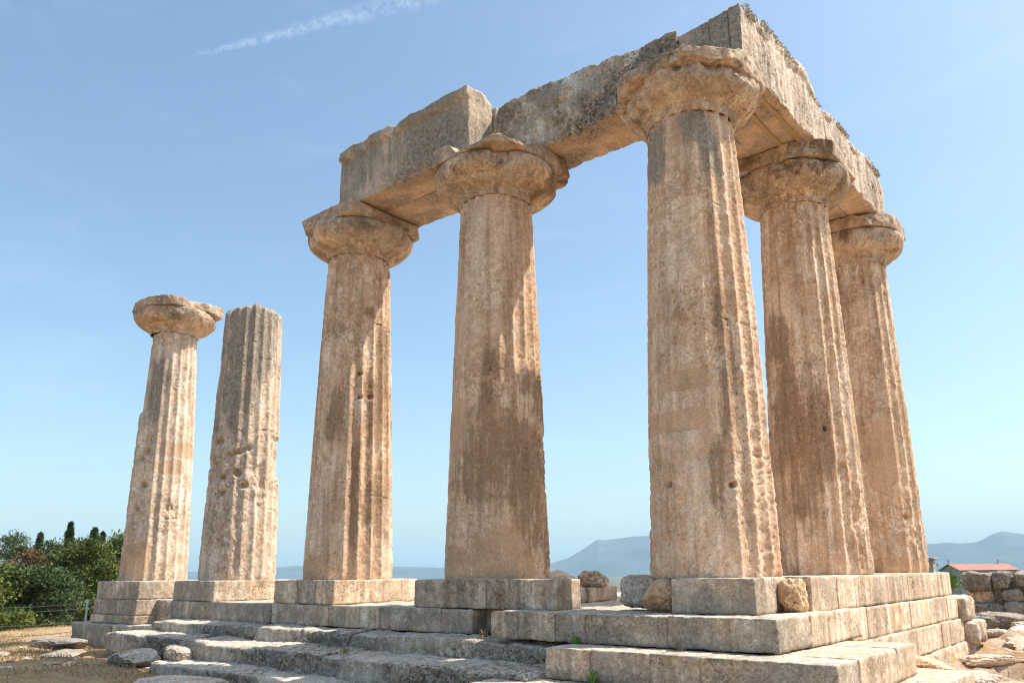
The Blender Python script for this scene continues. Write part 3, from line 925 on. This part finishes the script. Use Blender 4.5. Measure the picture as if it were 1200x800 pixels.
for bx in (.553, .233):
    V, F = box_grid((bx - .038, .98, Z0 - .035), (bx + .038, 2.92, Z0 + .02), .1)
    o = mesh('support_bar', V - np.array([0, 1.8, Z0]), F, M_BAR, root, smooth=False)
    b = o.modifiers.new('bevel', 'BEVEL'); b.width = .006; b.segments = 2

root = empty('architrave_beam', (0, 5.6, Z0), 'sunlit far beam of the short side, ending flush above the last column', 'stone beam', 'stone beams on the columns')
dD = df_c([3.7, 4.4, 5.0, 5.4, 6.2, 7.2, 7.4], [-.10, 0, .06, -.1, .02, .10, -.03])
stone_block('outer_slab', (.20, 3.72, Z0), (.74, 7.34, 8.56), M_FLANK, root, res=.03, rnd=.025, amp=.016, chip=.6, seed=950, deform=dD, pit=.018, attr_fn=arc_attr(at_c))
stone_block('inner_slab', (-.90, 3.72, Z0 + .003), (.195, 7.30, 8.52), M_ARC, root, res=.05, rnd=.025, amp=.012, chip=.4, seed=951, attr_fn=arc_attr(at_c))

# ------------------------------------------------------------------ loose stones around the corner column
tag(boulder('boulder', (-.52, -.74, -.43), (.25, .26, .21), M_RUBBLE, 21, .15), 'rounded orange rock wedged between the corner column foot and its dark base block', 'rock', 'loose stones between the base blocks')
tag(boulder('boulder', (-1.22, -.05, -.43), (.33, .36, .245), M_BOULDER, 33, .2), 'large rounded boulder beside the corner column, pitted grey and cream', 'rock', 'loose stones between the base blocks')
tag(boulder('boulder', (.95, -.17, -.43), (.17, .19, .205), M_RUBBLE, 45, .2), 'small orange rubble stone between the corner base block and the sunlit flank course', 'rock', 'loose stones between the base blocks')
tag(boulder('boulder', (-3.62, 2.15, -.19), (.28, .26, .15), M_BOULDER, 57, .22, rotz=.5), 'small pointed boulder lying on the pale blocks behind the opening', 'rock', 'loose stones between the base blocks')
tag(boulder('boulder', (-4.0, 1.7, -.43), (.36, .34, .29), M_BOULDER, 69, .25), 'pale boulder peeping out behind the foot of the brown stained column', 'rock', 'loose stones between the base blocks')
o = stone_block('loose_block', (-4.2, 1.68, -.435), (-3.42, 2.6, -.17), M_WARM, None, res=.04, rnd=.03, amp=.03, seed=61, pit=.02)
tag(o, 'pale squared block in full sun inside the temple, carrying the pointed boulder', 'stone block')
o = stone_block('loose_block', (-4.4, 1.22, -.435), (-3.46, 1.64, -.175), M_WARM, None, res=.04, rnd=.03, amp=.03, seed=63, pit=.02)
tag(o, 'pale block inside the temple, showing past the end of the long grey base block', 'stone block')

# ------------------------------------------------------------------ rocks on the ground, front of the platform
def ground_z(x, y):
    return float(ground_h(np.array([x]), np.array([y]))[0][0])


for k, (x, y, sx, sy, sz, rz, lab, m) in enumerate([
    (-13.5, -2.9, .52, .34, .11, .25, 'flat grey slab lying level on the dry grass in front of the worn steps', M_DARKROCK),
    (-16.2, -2.0, 1.0, .38, .15, .15, 'low dark rock hump on the grass beyond the flat grey slab', M_DARKROCK),
    (-15.3, -3.7, .7, .25, .08, .1, 'long low rock ridge on the dry grass nearest the fence side edge', M_DARKROCK),
    (-10.75, -2.75, .62, .36, .17, -.1, 'crumbling pitted rock at the end of the lowest worn step', M_WORN),
    (-7.3, -3.55, .75, .5, .12, .2, 'flat sunlit paving slab in front of the lowest worn step', M_STEP),
    (-9.6, -2.45, .3, .22, .16, .2, 'small pitted rock against the face of the middle worn step', M_WORN),
    (1.62, 2.3, .5, .28, .15, .9, 'rough brown lump of rock at the foot of the flank steps', M_RUBBLE)]):
    o = boulder('flat_rock' if sz < .2 else 'rock', (x, y, ground_z(x, y) - .05 if k != 5 else -1.42), (sx, sy, sz), m, 200 + k, .16, rotz=rz)
    tag(o, lab, 'rock', 'rocks lying before the platform')

for k in range(26):
    x_ = rng.uniform(-19, -9.5); y_ = rng.uniform(-5.2, -2.6)
    sx_ = rng.uniform(.04, .11)
    o = boulder('stone', (x_, y_, ground_z(x_, y_) - sx_ * .25), (sx_ * 1.5, sx_, sx_ * .45), M_OUT, 1500 + k, .25, sub=14, rotz=rng.uniform(0, 3))
    tag(o, 'small pale stone lying loose on the dry grass before the worn steps', 'stone', 'small stones strewn on the dry grass')

# ------------------------------------------------------------------ ruined wall beyond the flank
RW = empty('ruined_wall', (1.2, 13.5, -1.55), 'ruined dry wall of dark weathered blocks beside the far end of the platform', 'wall')
rw = [  # px like layout turned into metres: x0, x1, z0, z1, depth in front of the wall line, depth behind
    (.13, .83, -.49, -.06, .02, .9), (.84, 1.22, -.47, -.05, -.03, .8), (.22, .80, -.83, -.50, -.25, .7), (.36, 1.05, -1.20, -.84, .05, .9), (.30, .75, -1.62, -1.21, .0, .8),
    (1.02, 1.48, -.78, -.50, -.05, .8), (1.08, 1.46, -1.12, -.80, .08, .8), (1.30, 1.75, -.42, -.06, -.15, .7), (1.5, 2.1, -.80, -.44, -.1, .8), (1.48, 2.0, -1.16, -.82, -.05, .8),
    (1.5, 2.2, -1.62, -1.18, .02, .8), (1.8, 2.6, -.42, -.05, -.1, .8), (2.15, 2.9, -.80, -.45, .02, .8), (2.05, 2.8, -1.16, -.82, .03, .8), (2.25, 3.1, -1.62, -1.18, .0, .8), (1.1, 1.48, -1.62, -1.14, -.2, .6), (.78, 1.08, -1.62, -1.22, -.25, .6)]
for k, (x0, x1, z0, z1, f, b) in enumerate(rw):
    o = stone_block('stone_block', (x0 + .008, 13.5 - f, z0), (x1 - .008, 13.5 + b, z1), M_RUIN if k not in (2,) else M_WARM, RW, res=.05, rnd=.085, amp=.05, chip=1.0, seed=1200 + k * 7)
stone_block('rubble_core', (.2, 13.85, -1.7), (3.2, 14.4, -.12), M_RUIN, RW, res=.07, rnd=.12, amp=.06, chip=.6, seed=1400)
for k in range(80):
    x_ = rng.uniform(1.2, 4.6); y_ = rng.uniform(1.2, 13.0)
    if x_ < 1.9 and y_ < 9.5:
        x_ += 1.0
    sx_ = rng.uniform(.15, .75)
    sz_ = .05 + sx_ * rng.uniform(.10, .24)
    o = boulder('rock_outcrop', (x_, y_, ground_z(x_, y_) - sz_ * 1.15), (sx_, sx_ * rng.uniform(.5, .9), sz_), M_OUT, 900 + k, .24, sub=30, rotz=rng.uniform(0, 3.1))
    tag(o, 'low pinkish bedrock outcrop rising from the bare earth beside the sunlit flank', 'rock', 'bedrock outcrops beside the flank')
tag(boulder('boulder', (1.02, 12.85, -1.62), (.62, .42, .30), M_RUIN, 310, .22, rotz=.2), 'broken grey boulder fallen at the foot of the ruined block wall', 'rock')

# ------------------------------------------------------------------ vegetation
def leaf_mat(name, dark, mid_, light):
    def build(t):
        at = t.n('ShaderNodeVertexColor', layer_name='wear')
        s_ = t.n('ShaderNodeSeparateColor', inp={0: at.outputs[0]}).outputs[0]
        oi = t.n('ShaderNodeObjectInfo').outputs['Random']
        col = t.mix(t.rng(s_, 0, .55, smooth=False), dark, mid_)
        col = t.mix(t.rng(s_, .55, 1, smooth=False), col, light)
        col = t.mix(1.0, col, t.n('ShaderNodeCombineColor', inp={0: t.rng(oi, 0, 1, .8, 1.2, False), 1: t.rng(oi, 0, 1, .88, 1.12, False), 2: .95}).outputs[0], 'MULTIPLY')
        return col, None, .7
    return principled(name, build, .7)


M_PINE = leaf_mat('pine_needles', (.05, .075, .018), (.115, .15, .034), (.19, .205, .055))
M_PINE_D = leaf_mat('dark_pine_needles', (.04, .066, .024), (.09, .125, .042), (.15, .175, .064))
M_RUST = leaf_mat('dry_brown_needles', (.11, .065, .032), (.19, .115, .058), (.26, .18, .095))
M_CYP = leaf_mat('cypress_foliage', (.022, .042, .020), (.045, .075, .034), (.08, .11, .05))
M_SHRUB = leaf_mat('fresh_green_leaves', (.06, .12, .02), (.12, .22, .04), (.20, .32, .08))
M_DRY = leaf_mat('dry_grass_blades', (.32, .205, .10), (.44, .30, .16), (.54, .41, .24))
M_MAT = leaf_mat('dry_moss', (.26, .22, .14), (.37, .32, .21), (.47, .41, .29))
M_FLOWER = leaf_mat('yellow_flowers', (.5, .36, .03), (.6, .45, .04), (.7, .55, .08))


def bark_build(t):
    P = t.n('ShaderNodeTexCoord').outputs['Object']
    n = t.noise(t.mapping(P, (6, 6, 1)), 3, 5, .6)
    return t.mix(t.rng(n, .35, .65), (.10, .07, .05), (.21, .16, .12)), None, None


M_BARK = principled('bark', bark_build, .95)


def leaves(C, N, size, r2, asp=.45):
    """small bent tufts at the points C facing roughly along N"""
    n = len(C)
    d = N + r2.normal(size=(n, 3)) * .75
    d /= np.linalg.norm(d, axis=1, keepdims=True)
    a = np.cross(d, r2.normal(size=(n, 3)))
    a /= np.linalg.norm(a, axis=1, keepdims=True)
    s = size * r2.uniform(.6, 1.4, (n, 1))
    b = np.cross(d, a) * asp
    V = np.stack([C - a * s * .1 - b * s * .5, C + d * s * .5 - b * s * .35 + a * s * .1, C + d * s + a * s * .2, C + d * s * .5 + b * s * .5 - a * s * .1], 1).reshape(-1, 3)
    F = np.arange(n * 4).reshape(-1, 4)
    return V, F


def crown_mesh(name, lobes, n, size, mat, seed):
    r2 = np.random.default_rng(seed)
    vol = np.array([l[3] * l[4] for l in lobes]); vol = vol / vol.sum()
    Cs, Ns = [], []
    for l, v in zip(lobes, vol):
        # twig clumps on the lobe
        k = max(6, int(26 * (l[3] ** 1.2)))
        dirs = r2.normal(size=(k, 3)); dirs /= np.linalg.norm(dirs, axis=1, keepdims=True)
        dirs[:, 2] = np.where(dirs[:, 2] < -.5, -dirs[:, 2], dirs[:, 2])
        rad_ = r2.uniform(.45, 1.05, (k, 1))
        cc = np.array(l[:3]) + dirs * rad_ * np.array([l[3], l[3], l[4]])
        m = int(n * v / k) + 1
        for q, dd in zip(cc, dirs):
            w_ = r2.uniform(.14, .30) * l[3] ** .5
            off = r2.normal(size=(m, 3)) * w_ * np.array([1.15, 1.15, .7])
            Cs.append(q + off)
            Ns.append(np.tile(dd * .6 + np.array([0, 0, .55]), (m, 1)) + off / w_ * .4)
    C = np.concatenate(Cs); N = np.concatenate(Ns)
    V, F = leaves(C, N, size, r2)
    at = np.zeros((len(V), 4)); at[:, 3] = 1
    cl = np.clip(.5 + .4 * fbm(C, .9, 2, seed) + r2.normal(size=len(C)) * .16, 0, 1)
    at[:, 0] = np.repeat(cl, 4)
    return V, F, at


def tube(path, radii, k=9):
    V = []; path = np.array(path, float)
    for j, (p, r) in enumerate(zip(path, radii)):
        d = path[min(j + 1, len(path) - 1)] - path[max(j - 1, 0)]
        d = d / np.linalg.norm(d)
        a = np.cross(d, [.3, .8, .2]); a /= np.linalg.norm(a); b = np.cross(d, a)
        for q in range(k):
            t_ = 2 * math.pi * q / k
            V.append(p + r * (a * math.cos(t_) + b * math.sin(t_)))
    return np.array(V), grid_faces(k, len(path), True)


def merge(parts):
    V = []; F = []; o = 0
    for v, f in parts:
        V.append(v); F.append(np.asarray(f) + o); o += len(v)
    return np.concatenate(V), np.concatenate(F)


def pine(h, wdt, mat, seed, label, loc, n=17000, low=.12, size=.15, group='pines beyond the fence'):
    r2 = np.random.default_rng(seed)
    root = empty('pine_tree', loc, label, 'tree', group)
    lean = r2.uniform(-.06, .06, 2) * h
    path = [(lean[0] * f * f, lean[1] * f * f, h * .95 * f) for f in np.linspace(0, 1, 8)]
    parts = [tube(path, np.linspace(.035 * h, .008 * h, 8))]
    lobes = []
    for k in range(13):
        f = r2.uniform(low, .92)
        ang = k * 2.4 + r2.uniform(-.4, .4)
        env = math.sin(math.pi * min(1, (f * .75 + .22))) ** .8
        rr = wdt * .5 * env * r2.uniform(.45, .85)
        c = (lean[0] * f * f + rr * math.cos(ang), lean[1] * f * f + rr * math.sin(ang), h * f)
        lr = wdt * r2.uniform(.17, .28)
        lobes.append((*c, lr, lr * r2.uniform(.5, .75)))
        parts.append(tube([(lean[0] * f * f, lean[1] * f * f, h * f * .8), ((lean[0] * f * f + c[0]) / 2, (lean[1] * f * f + c[1]) / 2, h * f * .93), c], [.012 * h, .009 * h, .004 * h], 6))
    lobes.append((lean[0], lean[1], h * .92, wdt * .16, h * .09))
    V, F = merge(parts)
    mesh('trunk', V, F, M_BARK, root)
    V, F, at = crown_mesh('crown', lobes, n, size, mat, seed)
    mesh('crown', V, F, mat, root, smooth=False, attr=at)
    return root


def cypress(h, wdt, seed, label, loc):
    r2 = np.random.default_rng(seed)
    root = empty('cypress_tree', loc, label, 'tree', 'cypresses behind the pines')
    V, F = tube([(0, 0, 0), (0, 0, h * .5), (0, 0, h * .9)], [.12, .08, .02], 8)
    mesh('trunk', V, F, M_BARK, root)
    n = 9000
    f = r2.uniform(.05, 1, n) ** .9
    ang = r2.uniform(0, 2 * np.pi, n)
    env = np.where(f < .2, f / .2, np.clip((1 - f) / .8, 0, 1) ** .75 * .95 + .03)
    rr = wdt * .5 * env * (r2.uniform(.55, 1.05, n) + .18 * np.sin(ang * 3 + f * 14))
    C = np.stack([rr * np.cos(ang), rr * np.sin(ang), f * h], -1)
    N = np.stack([np.cos(ang) * .5, np.sin(ang) * .5, np.full(n, .9)], -1)
    V, F = leaves(C, N, .17, r2, .4)
    at = np.zeros((len(V), 4)); at[:, 3] = 1
    at[:, 0] = np.repeat(np.clip(.45 + .4 * fbm(C, .7, 2, seed) + r2.normal(size=n) * .15, 0, 1), 4)
    mesh('crown', V, F, M_CYP, root, smooth=False, attr=at)
    return root


def polar(az, D):
    a = math.radians(az)
    x, y = CAM.x + D * math.sin(a), CAM.y + D * math.cos(a)
    return x, y, ground_z(x, y) - .05


for k, (az, D, topz, wdt, mat, lab) in enumerate([
    (-73.8, 40, .45, 4.2, M_PINE, 'yellow green pine at the picture edge right behind the fence wires'),
    (-71.2, 41, .35, 3.6, M_PINE_D, 'rounded grey green pine in front of the rust brown one, behind the dark fence post'),
    (-71.7, 47, 1.25, 3.2, M_RUST, 'rust brown dried pine between the rounded grey green pine and the dark tall one'),
    (-68.8, 46, 1.8, 3.9, M_PINE, 'broad yellow green pine beneath the tallest cypress, behind the pale fence post'),
    (-72.4, 58, 2.7, 4.3, M_PINE_D, 'tall dark pine rising behind the rust brown one'),
    (-70.3, 60, 2.3, 3.4, M_PINE_D, 'bluish pine between the two cypresses on the picture edge side'),
    (-67.8, 55, 1.9, 3.5, M_PINE_D, 'dark shaded pine filling the gap beside the broad yellow green one'),
    (-66.4, 52, 2.45, 3.2, M_PINE, 'open crowned pine half hidden by the free standing column and its base block'),
    (-69.8, 52, 1.0, 3.0, M_PINE_D, 'low dark pine in the shade between the rounded pine and the broad yellow green pine'),
    (-75.8, 48, 2.2, 4.5, M_PINE_D, 'big pine standing furthest out along the fence, only its edge showing'),
    (-67.2, 44, -.6, 2.2, M_PINE, 'low bushy pine sapling just behind the pale fence post')]):
    x, y, z = polar(az, D)
    pine(topz - z, wdt, mat, 400 + k, lab, (x, y, z), n=17000 if k != 10 else 7000)
for k, (az, D, topz, wdt, lab) in enumerate([
    (-71.15, 64, 3.05, .9, 'short pointed cypress showing above the rust brown pine'),
    (-69.6, 62, 3.7, .95, 'tallest cypress spire, above the broad yellow green pine'),
    (-68.25, 61, 3.3, 1.35, 'thick ragged topped cypress next to the tallest spire'),
    (-67.8, 65, 3.2, .8, 'thin cypress spire nearest the free standing column')]):
    x, y, z = polar(az, D)
    cypress(topz - z, wdt * 1.7, 500 + k, lab, (x, y, z))


def shrub(name, loc, r, h, mat, seed, label, cat, n=900, size=.07, group=None):
    r2 = np.random.default_rng(seed)
    lobes = [(r2.uniform(-.4, .4) * r, r2.uniform(-.4, .4) * r, h * r2.uniform(.35, .75), r * .55, h * .35) for _ in range(5)]
    V, F, at = crown_mesh(name, lobes, n, size, mat, seed)
    return tag(mesh(name, V, F, mat, None, smooth=False, attr=at, loc=loc), label, cat, group)


shrub('shrub', (-.02, 12.4, -.62), .24, .52, M_SHRUB, 61, 'bright green shrub growing between the platform end and the ruined wall', 'shrub', 1400, .075)
shrub('shrub', (-.55, 11.6, -.30), .35, .34, M_SHRUB, 62, 'low green leaves showing behind the foot of the last column of the short side', 'shrub', 1100, .07)


def tuft(loc, seed, label, mat, n=26, h=.12, spread=.07, group='weeds in the joints of the steps', name='weed'):
    r2 = np.random.default_rng(seed)
    V = []; F = []
    for k in range(n):
        a = r2.uniform(0, 6.28); b = np.array([math.cos(a), math.sin(a), 0]); s = np.array([-b[1], b[0], 0])
        p = np.array([r2.normal() * spread * .4, r2.normal() * spread * .4, 0]); hh = h * r2.uniform(.5, 1.1); out = r2.uniform(.2, .8) * hh
        o = len(V)
        V += [p - s * .006, p + s * .006, p + b * out * .45 + s * .005 + np.array([0, 0, hh * .7]), p + b * out * .45 - s * .005 + np.array([0, 0, hh * .7]), p + b * out + np.array([0, 0, hh])]
        F += [(o, o + 1, o + 2, o + 3), (o + 3, o + 2, o + 4)]
    at = np.zeros((len(V), 4)); at[:, 3] = 1; at[:, 0] = r2.uniform(0, 1, len(V))
    return tag(mesh(name, V, F, mat, None, smooth=False, attr=at, loc=loc), label, 'weed', group)


tuft((-1.35, -1.52, -.795), 1, 'green weed tuft on the tread under the gap beside the corner column', M_SHRUB, 30, .11)
tuft((.12, -1.54, -.795), 2, 'yellowish weed tuft on the tread in front of the dark corner base block', M_MAT, 26, .12)
tuft((-.72, -2.10, -1.172), 3, 'long drooping weed on the lowest tread near the worn steps', M_SHRUB, 30, .17)
tuft((-1.78, .55, -.43), 4, 'lime green weed beside the end of the long grey base block', M_SHRUB, 34, .14)
tuft((-3.15, -1.30, -.80), 5, 'straw weed in the corner where worn steps meet squared steps', M_DRY, 40, .12)
tuft((-5.4, -2.0, -1.08), 6, 'straw weed on the sunlit patch of the middle worn step', M_DRY, 40, .10)
tuft((1.24, .30, -.80), 7, 'olive weed at the foot of the upper flank step', M_MAT, 30, .06, .07)
o = tuft((-.95, -.42, 7.40), 8, 'tiny yellow flowering plant sprouting from the top of the corner capital', M_FLOWER, 18, .09, .05, name='flowering_plant', group=None)


def blades(name, pts, seed, mat, h):
    r2 = np.random.default_rng(seed)
    n = len(pts)
    a = r2.uniform(0, 2 * np.pi, n)
    b = np.stack([np.cos(a), np.sin(a), np.zeros(n)], -1); s = np.stack([-b[:, 1], b[:, 0], np.zeros(n)], -1)
    hh = h * r2.uniform(.35, 1.2, (n, 1)); out = hh * r2.uniform(.2, .9, (n, 1)); z = np.array([0, 0, 1.])
    V = np.stack([pts - s * .005, pts + s * .005, pts + b * out * .4 + s * .004 + z * hh * .75, pts + b * out + z * hh], 1).reshape(-1, 3)
    at = np.zeros((len(V), 4)); at[:, 3] = 1; at[:, 0] = np.repeat(r2.uniform(0, 1, n), 4)
    return tag(mesh(name, V, np.arange(n * 4).reshape(-1, 4), mat, None, smooth=False, attr=at), kind='stuff')


n = 60000
px_ = rng.uniform(-26, -4, n); py_ = rng.uniform(-9, 3.5, n)
Pm = np.stack([px_, py_, np.zeros(n)], -1)
inside = (px_ > -17.2) & (py_ > -1.3)
near_steps = (px_ > -13.4) & (py_ > -3.0)
keepm = (~inside) & (~near_steps) & (fbm(Pm, 1.1, 4, 71) > -.15)
Pm = Pm[keepm]
Pm[:, 2] = ground_h(Pm[:, 0], Pm[:, 1])[0] - .005
blades('dry_grass', Pm, 72, M_DRY, .075)

# dry growth along the top of the sunlit beams
def top_mat(pts, seed):
    r2 = np.random.default_rng(seed)
    C = []
    for (x0, x1, y0, y1, z, k) in pts:
        C.append(np.stack([r2.uniform(x0, x1, k), r2.uniform(y0, y1, k), z + r2.uniform(-.05, .02, k)], -1))
    C = np.concatenate(C)
    V, F = leaves(C, np.tile([.3, 0, .5], (len(C), 1)), .026, r2, .9)
    at = np.zeros((len(V), 4)); at[:, 3] = 1; at[:, 0] = np.repeat(r2.uniform(0, 1, len(C)), 4)
    return tag(mesh('dry_moss', V, F, M_MAT, None, smooth=False, attr=at), kind='stuff')


top_mat([(.45, .78, .3, .75, 8.50, 900), (.55, .80, .9, 2.7, 8.565, 3400), (.5, .74, 3.2, 3.6, 8.43, 450), (.55, .76, 4.5, 5.2, 8.51, 1200), (.55, .76, 6.3, 7.3, 8.565, 1600)], 91)

# ------------------------------------------------------------------ fence
fz = lambda x, y: ground_z(x, y)
fp = [(-14.6, 3.4), (-17.55, -.95), (-20.2, -2.75), (-22.9, -4.9), (-25.6, -7.0)]
fence = empty('wire_fence', (-17.55, -.95, fz(-17.55, -.95)), 'low wire fence with a pale leaning post at the edge of the dry grass', 'fence')
FO = np.array(fence.location)
for k, (x, y) in enumerate(fp):
    z = fz(x, y)
    lx = .03 if k == 1 else .0
    V, F = tube([(x, y, z - .1), (x + lx * .5, y, z + .5), (x + lx, y, z + 1.02)], [.026] * 3, 10)
    top = np.concatenate([V[-10:], V[-10:].mean(0, keepdims=True) + [[0, 0, .012]]])
    Ft = [[q, (q + 1) % 10, 10] for q in range(10)]
    Vt = np.concatenate([V, V[-10:].mean(0, keepdims=True) + [[0, 0, .012]]])
    allF = [tuple(f) for f in F.tolist()] + [(20 + q, 20 + (q + 1) % 10, 30) for q in range(10)]
    mesh('post', Vt - FO, allF, M_POST if k == 1 else M_BARK, fence)
for hgt, sag in ((.98, .05), (.84, .04), (.52, .06), (.30, .10)):
    path = []
    for (a, b) in zip(fp[:-1], fp[1:]):
        for t_ in np.linspace(0, 1, 9)[:-1]:
            x = a[0] + (b[0] - a[0]) * t_; y = a[1] + (b[1] - a[1]) * t_
            z = fz(*a) * (1 - t_) + fz(*b) * t_ + hgt - sag * 4 * t_ * (1 - t_)
            path.append((x, y, z))
    path.append((*fp[-1], fz(*fp[-1]) + hgt))
    V, F = tube(path, [.006] * len(path), 6)
    mesh('wire', V - FO, F, M_WIRE, fence)

# ------------------------------------------------------------------ far buildings
def plain(name, c, rough=.85):
    def build(t):
        P = t.n('ShaderNodeTexCoord').outputs['Object']
        n = t.noise(P, 1.5, 5, .6)
        return t.mix(t.rng(n, .35, .65), c, tuple(x * .82 for x in c)), None, None
    return principled(name, build, rough)


M_TILE = plain('red_roof_tiles', (.42, .22, .175))
M_WALLP = plain('pale_stone_wall', (.52, .43, .34))
M_DARKW = plain('dark_opening', (.05, .05, .05))


def prism(pts, depth_axis):
    pass


bz = ground_z(-22, 139)
B = empty('red_roofed_building', (-21.9, 139.2, bz), 'long low building with red tiled roof and two crosses, beyond the ruined wall', 'building')
B.rotation_euler.z = math.radians(40)
L2, W2, ev, rg = 4.7, 3.0, -.42 - bz, .50 - bz
V = [(-L2, -W2, 0), (L2, -W2, 0), (L2, W2, 0), (-L2, W2, 0), (-L2, -W2, ev), (L2, -W2, ev), (L2, W2, ev), (-L2, W2, ev), (-L2, 0, rg - .08), (L2, 0, rg - .08)]
F = [(0, 1, 5, 4), (1, 2, 6, 9, 5), (2, 3, 7, 6), (3, 0, 4, 8, 7), (0, 3, 2, 1)]
mesh('wall', V, F, M_WALLP, B, smooth=False)
ov = .3; th_ = .12; sl_ = (rg - ev) / W2
ez = ev - ov * sl_
sec = [(-W2 - ov, ez), (0, rg), (W2 + ov, ez), (W2 + ov, ez + th_), (0, rg + th_), (-W2 - ov, ez + th_)]
V = [(-L2 - .25, a, b) for a, b in sec] + [(L2 + .25, a, b) for a, b in sec]
F = [(q, (q + 1) % 6, (q + 1) % 6 + 6, q + 6) for q in range(6)] + [(0, 5, 4, 1), (1, 4, 3, 2), (6, 7, 10, 11), (7, 8, 9, 10)]
mesh('roof', V, F, M_TILE, B, smooth=False)
for sx in (-L2 - .1, L2 - 1.2):
    v1, f1 = box_grid((sx - .06, -.06, rg), (sx + .06, .06, rg + .85), .4)
    v2, f2 = box_grid((sx - .05, -.26, rg + .5), (sx + .05, .26, rg + .62), .4)
    V, F = merge([(v1, f1), (v2, f2)])
    mesh('roof_cross', V, F, M_WALLP, B, smooth=False)
for wx in (-3.6, -1.2, 1.2, 3.6):
    v, f = box_grid((wx - .45, -W2 - .03, ev - 2.3), (wx + .45, -W2 + .05, ev - .7), 1)
    mesh('window', v, f, M_DARKW, B, smooth=False)

pz = ground_z(-15.2, 78)
o = stone_block('stone_pier', (-15.9, 77.6, pz), (-14.85, 78.6, .85), M_WARM, None, res=.15, rnd=.04, amp=.02, seed=71)
pr_ = empty('gate_pier', (-15.4, 78.1, pz), 'small stone gate pier with a projecting cap, seen past the foot of the last column', 'gate pier')
o.parent = pr_; o.name = 'shaft'
o.location = (o.location[0] + 15.4, o.location[1] - 78.1, 0)
stone_block('cap', (-16.05, 77.45, .853), (-14.62, 78.75, 1.08), M_WARM, pr_, res=.12, rnd=.04, amp=.02, seed=73)
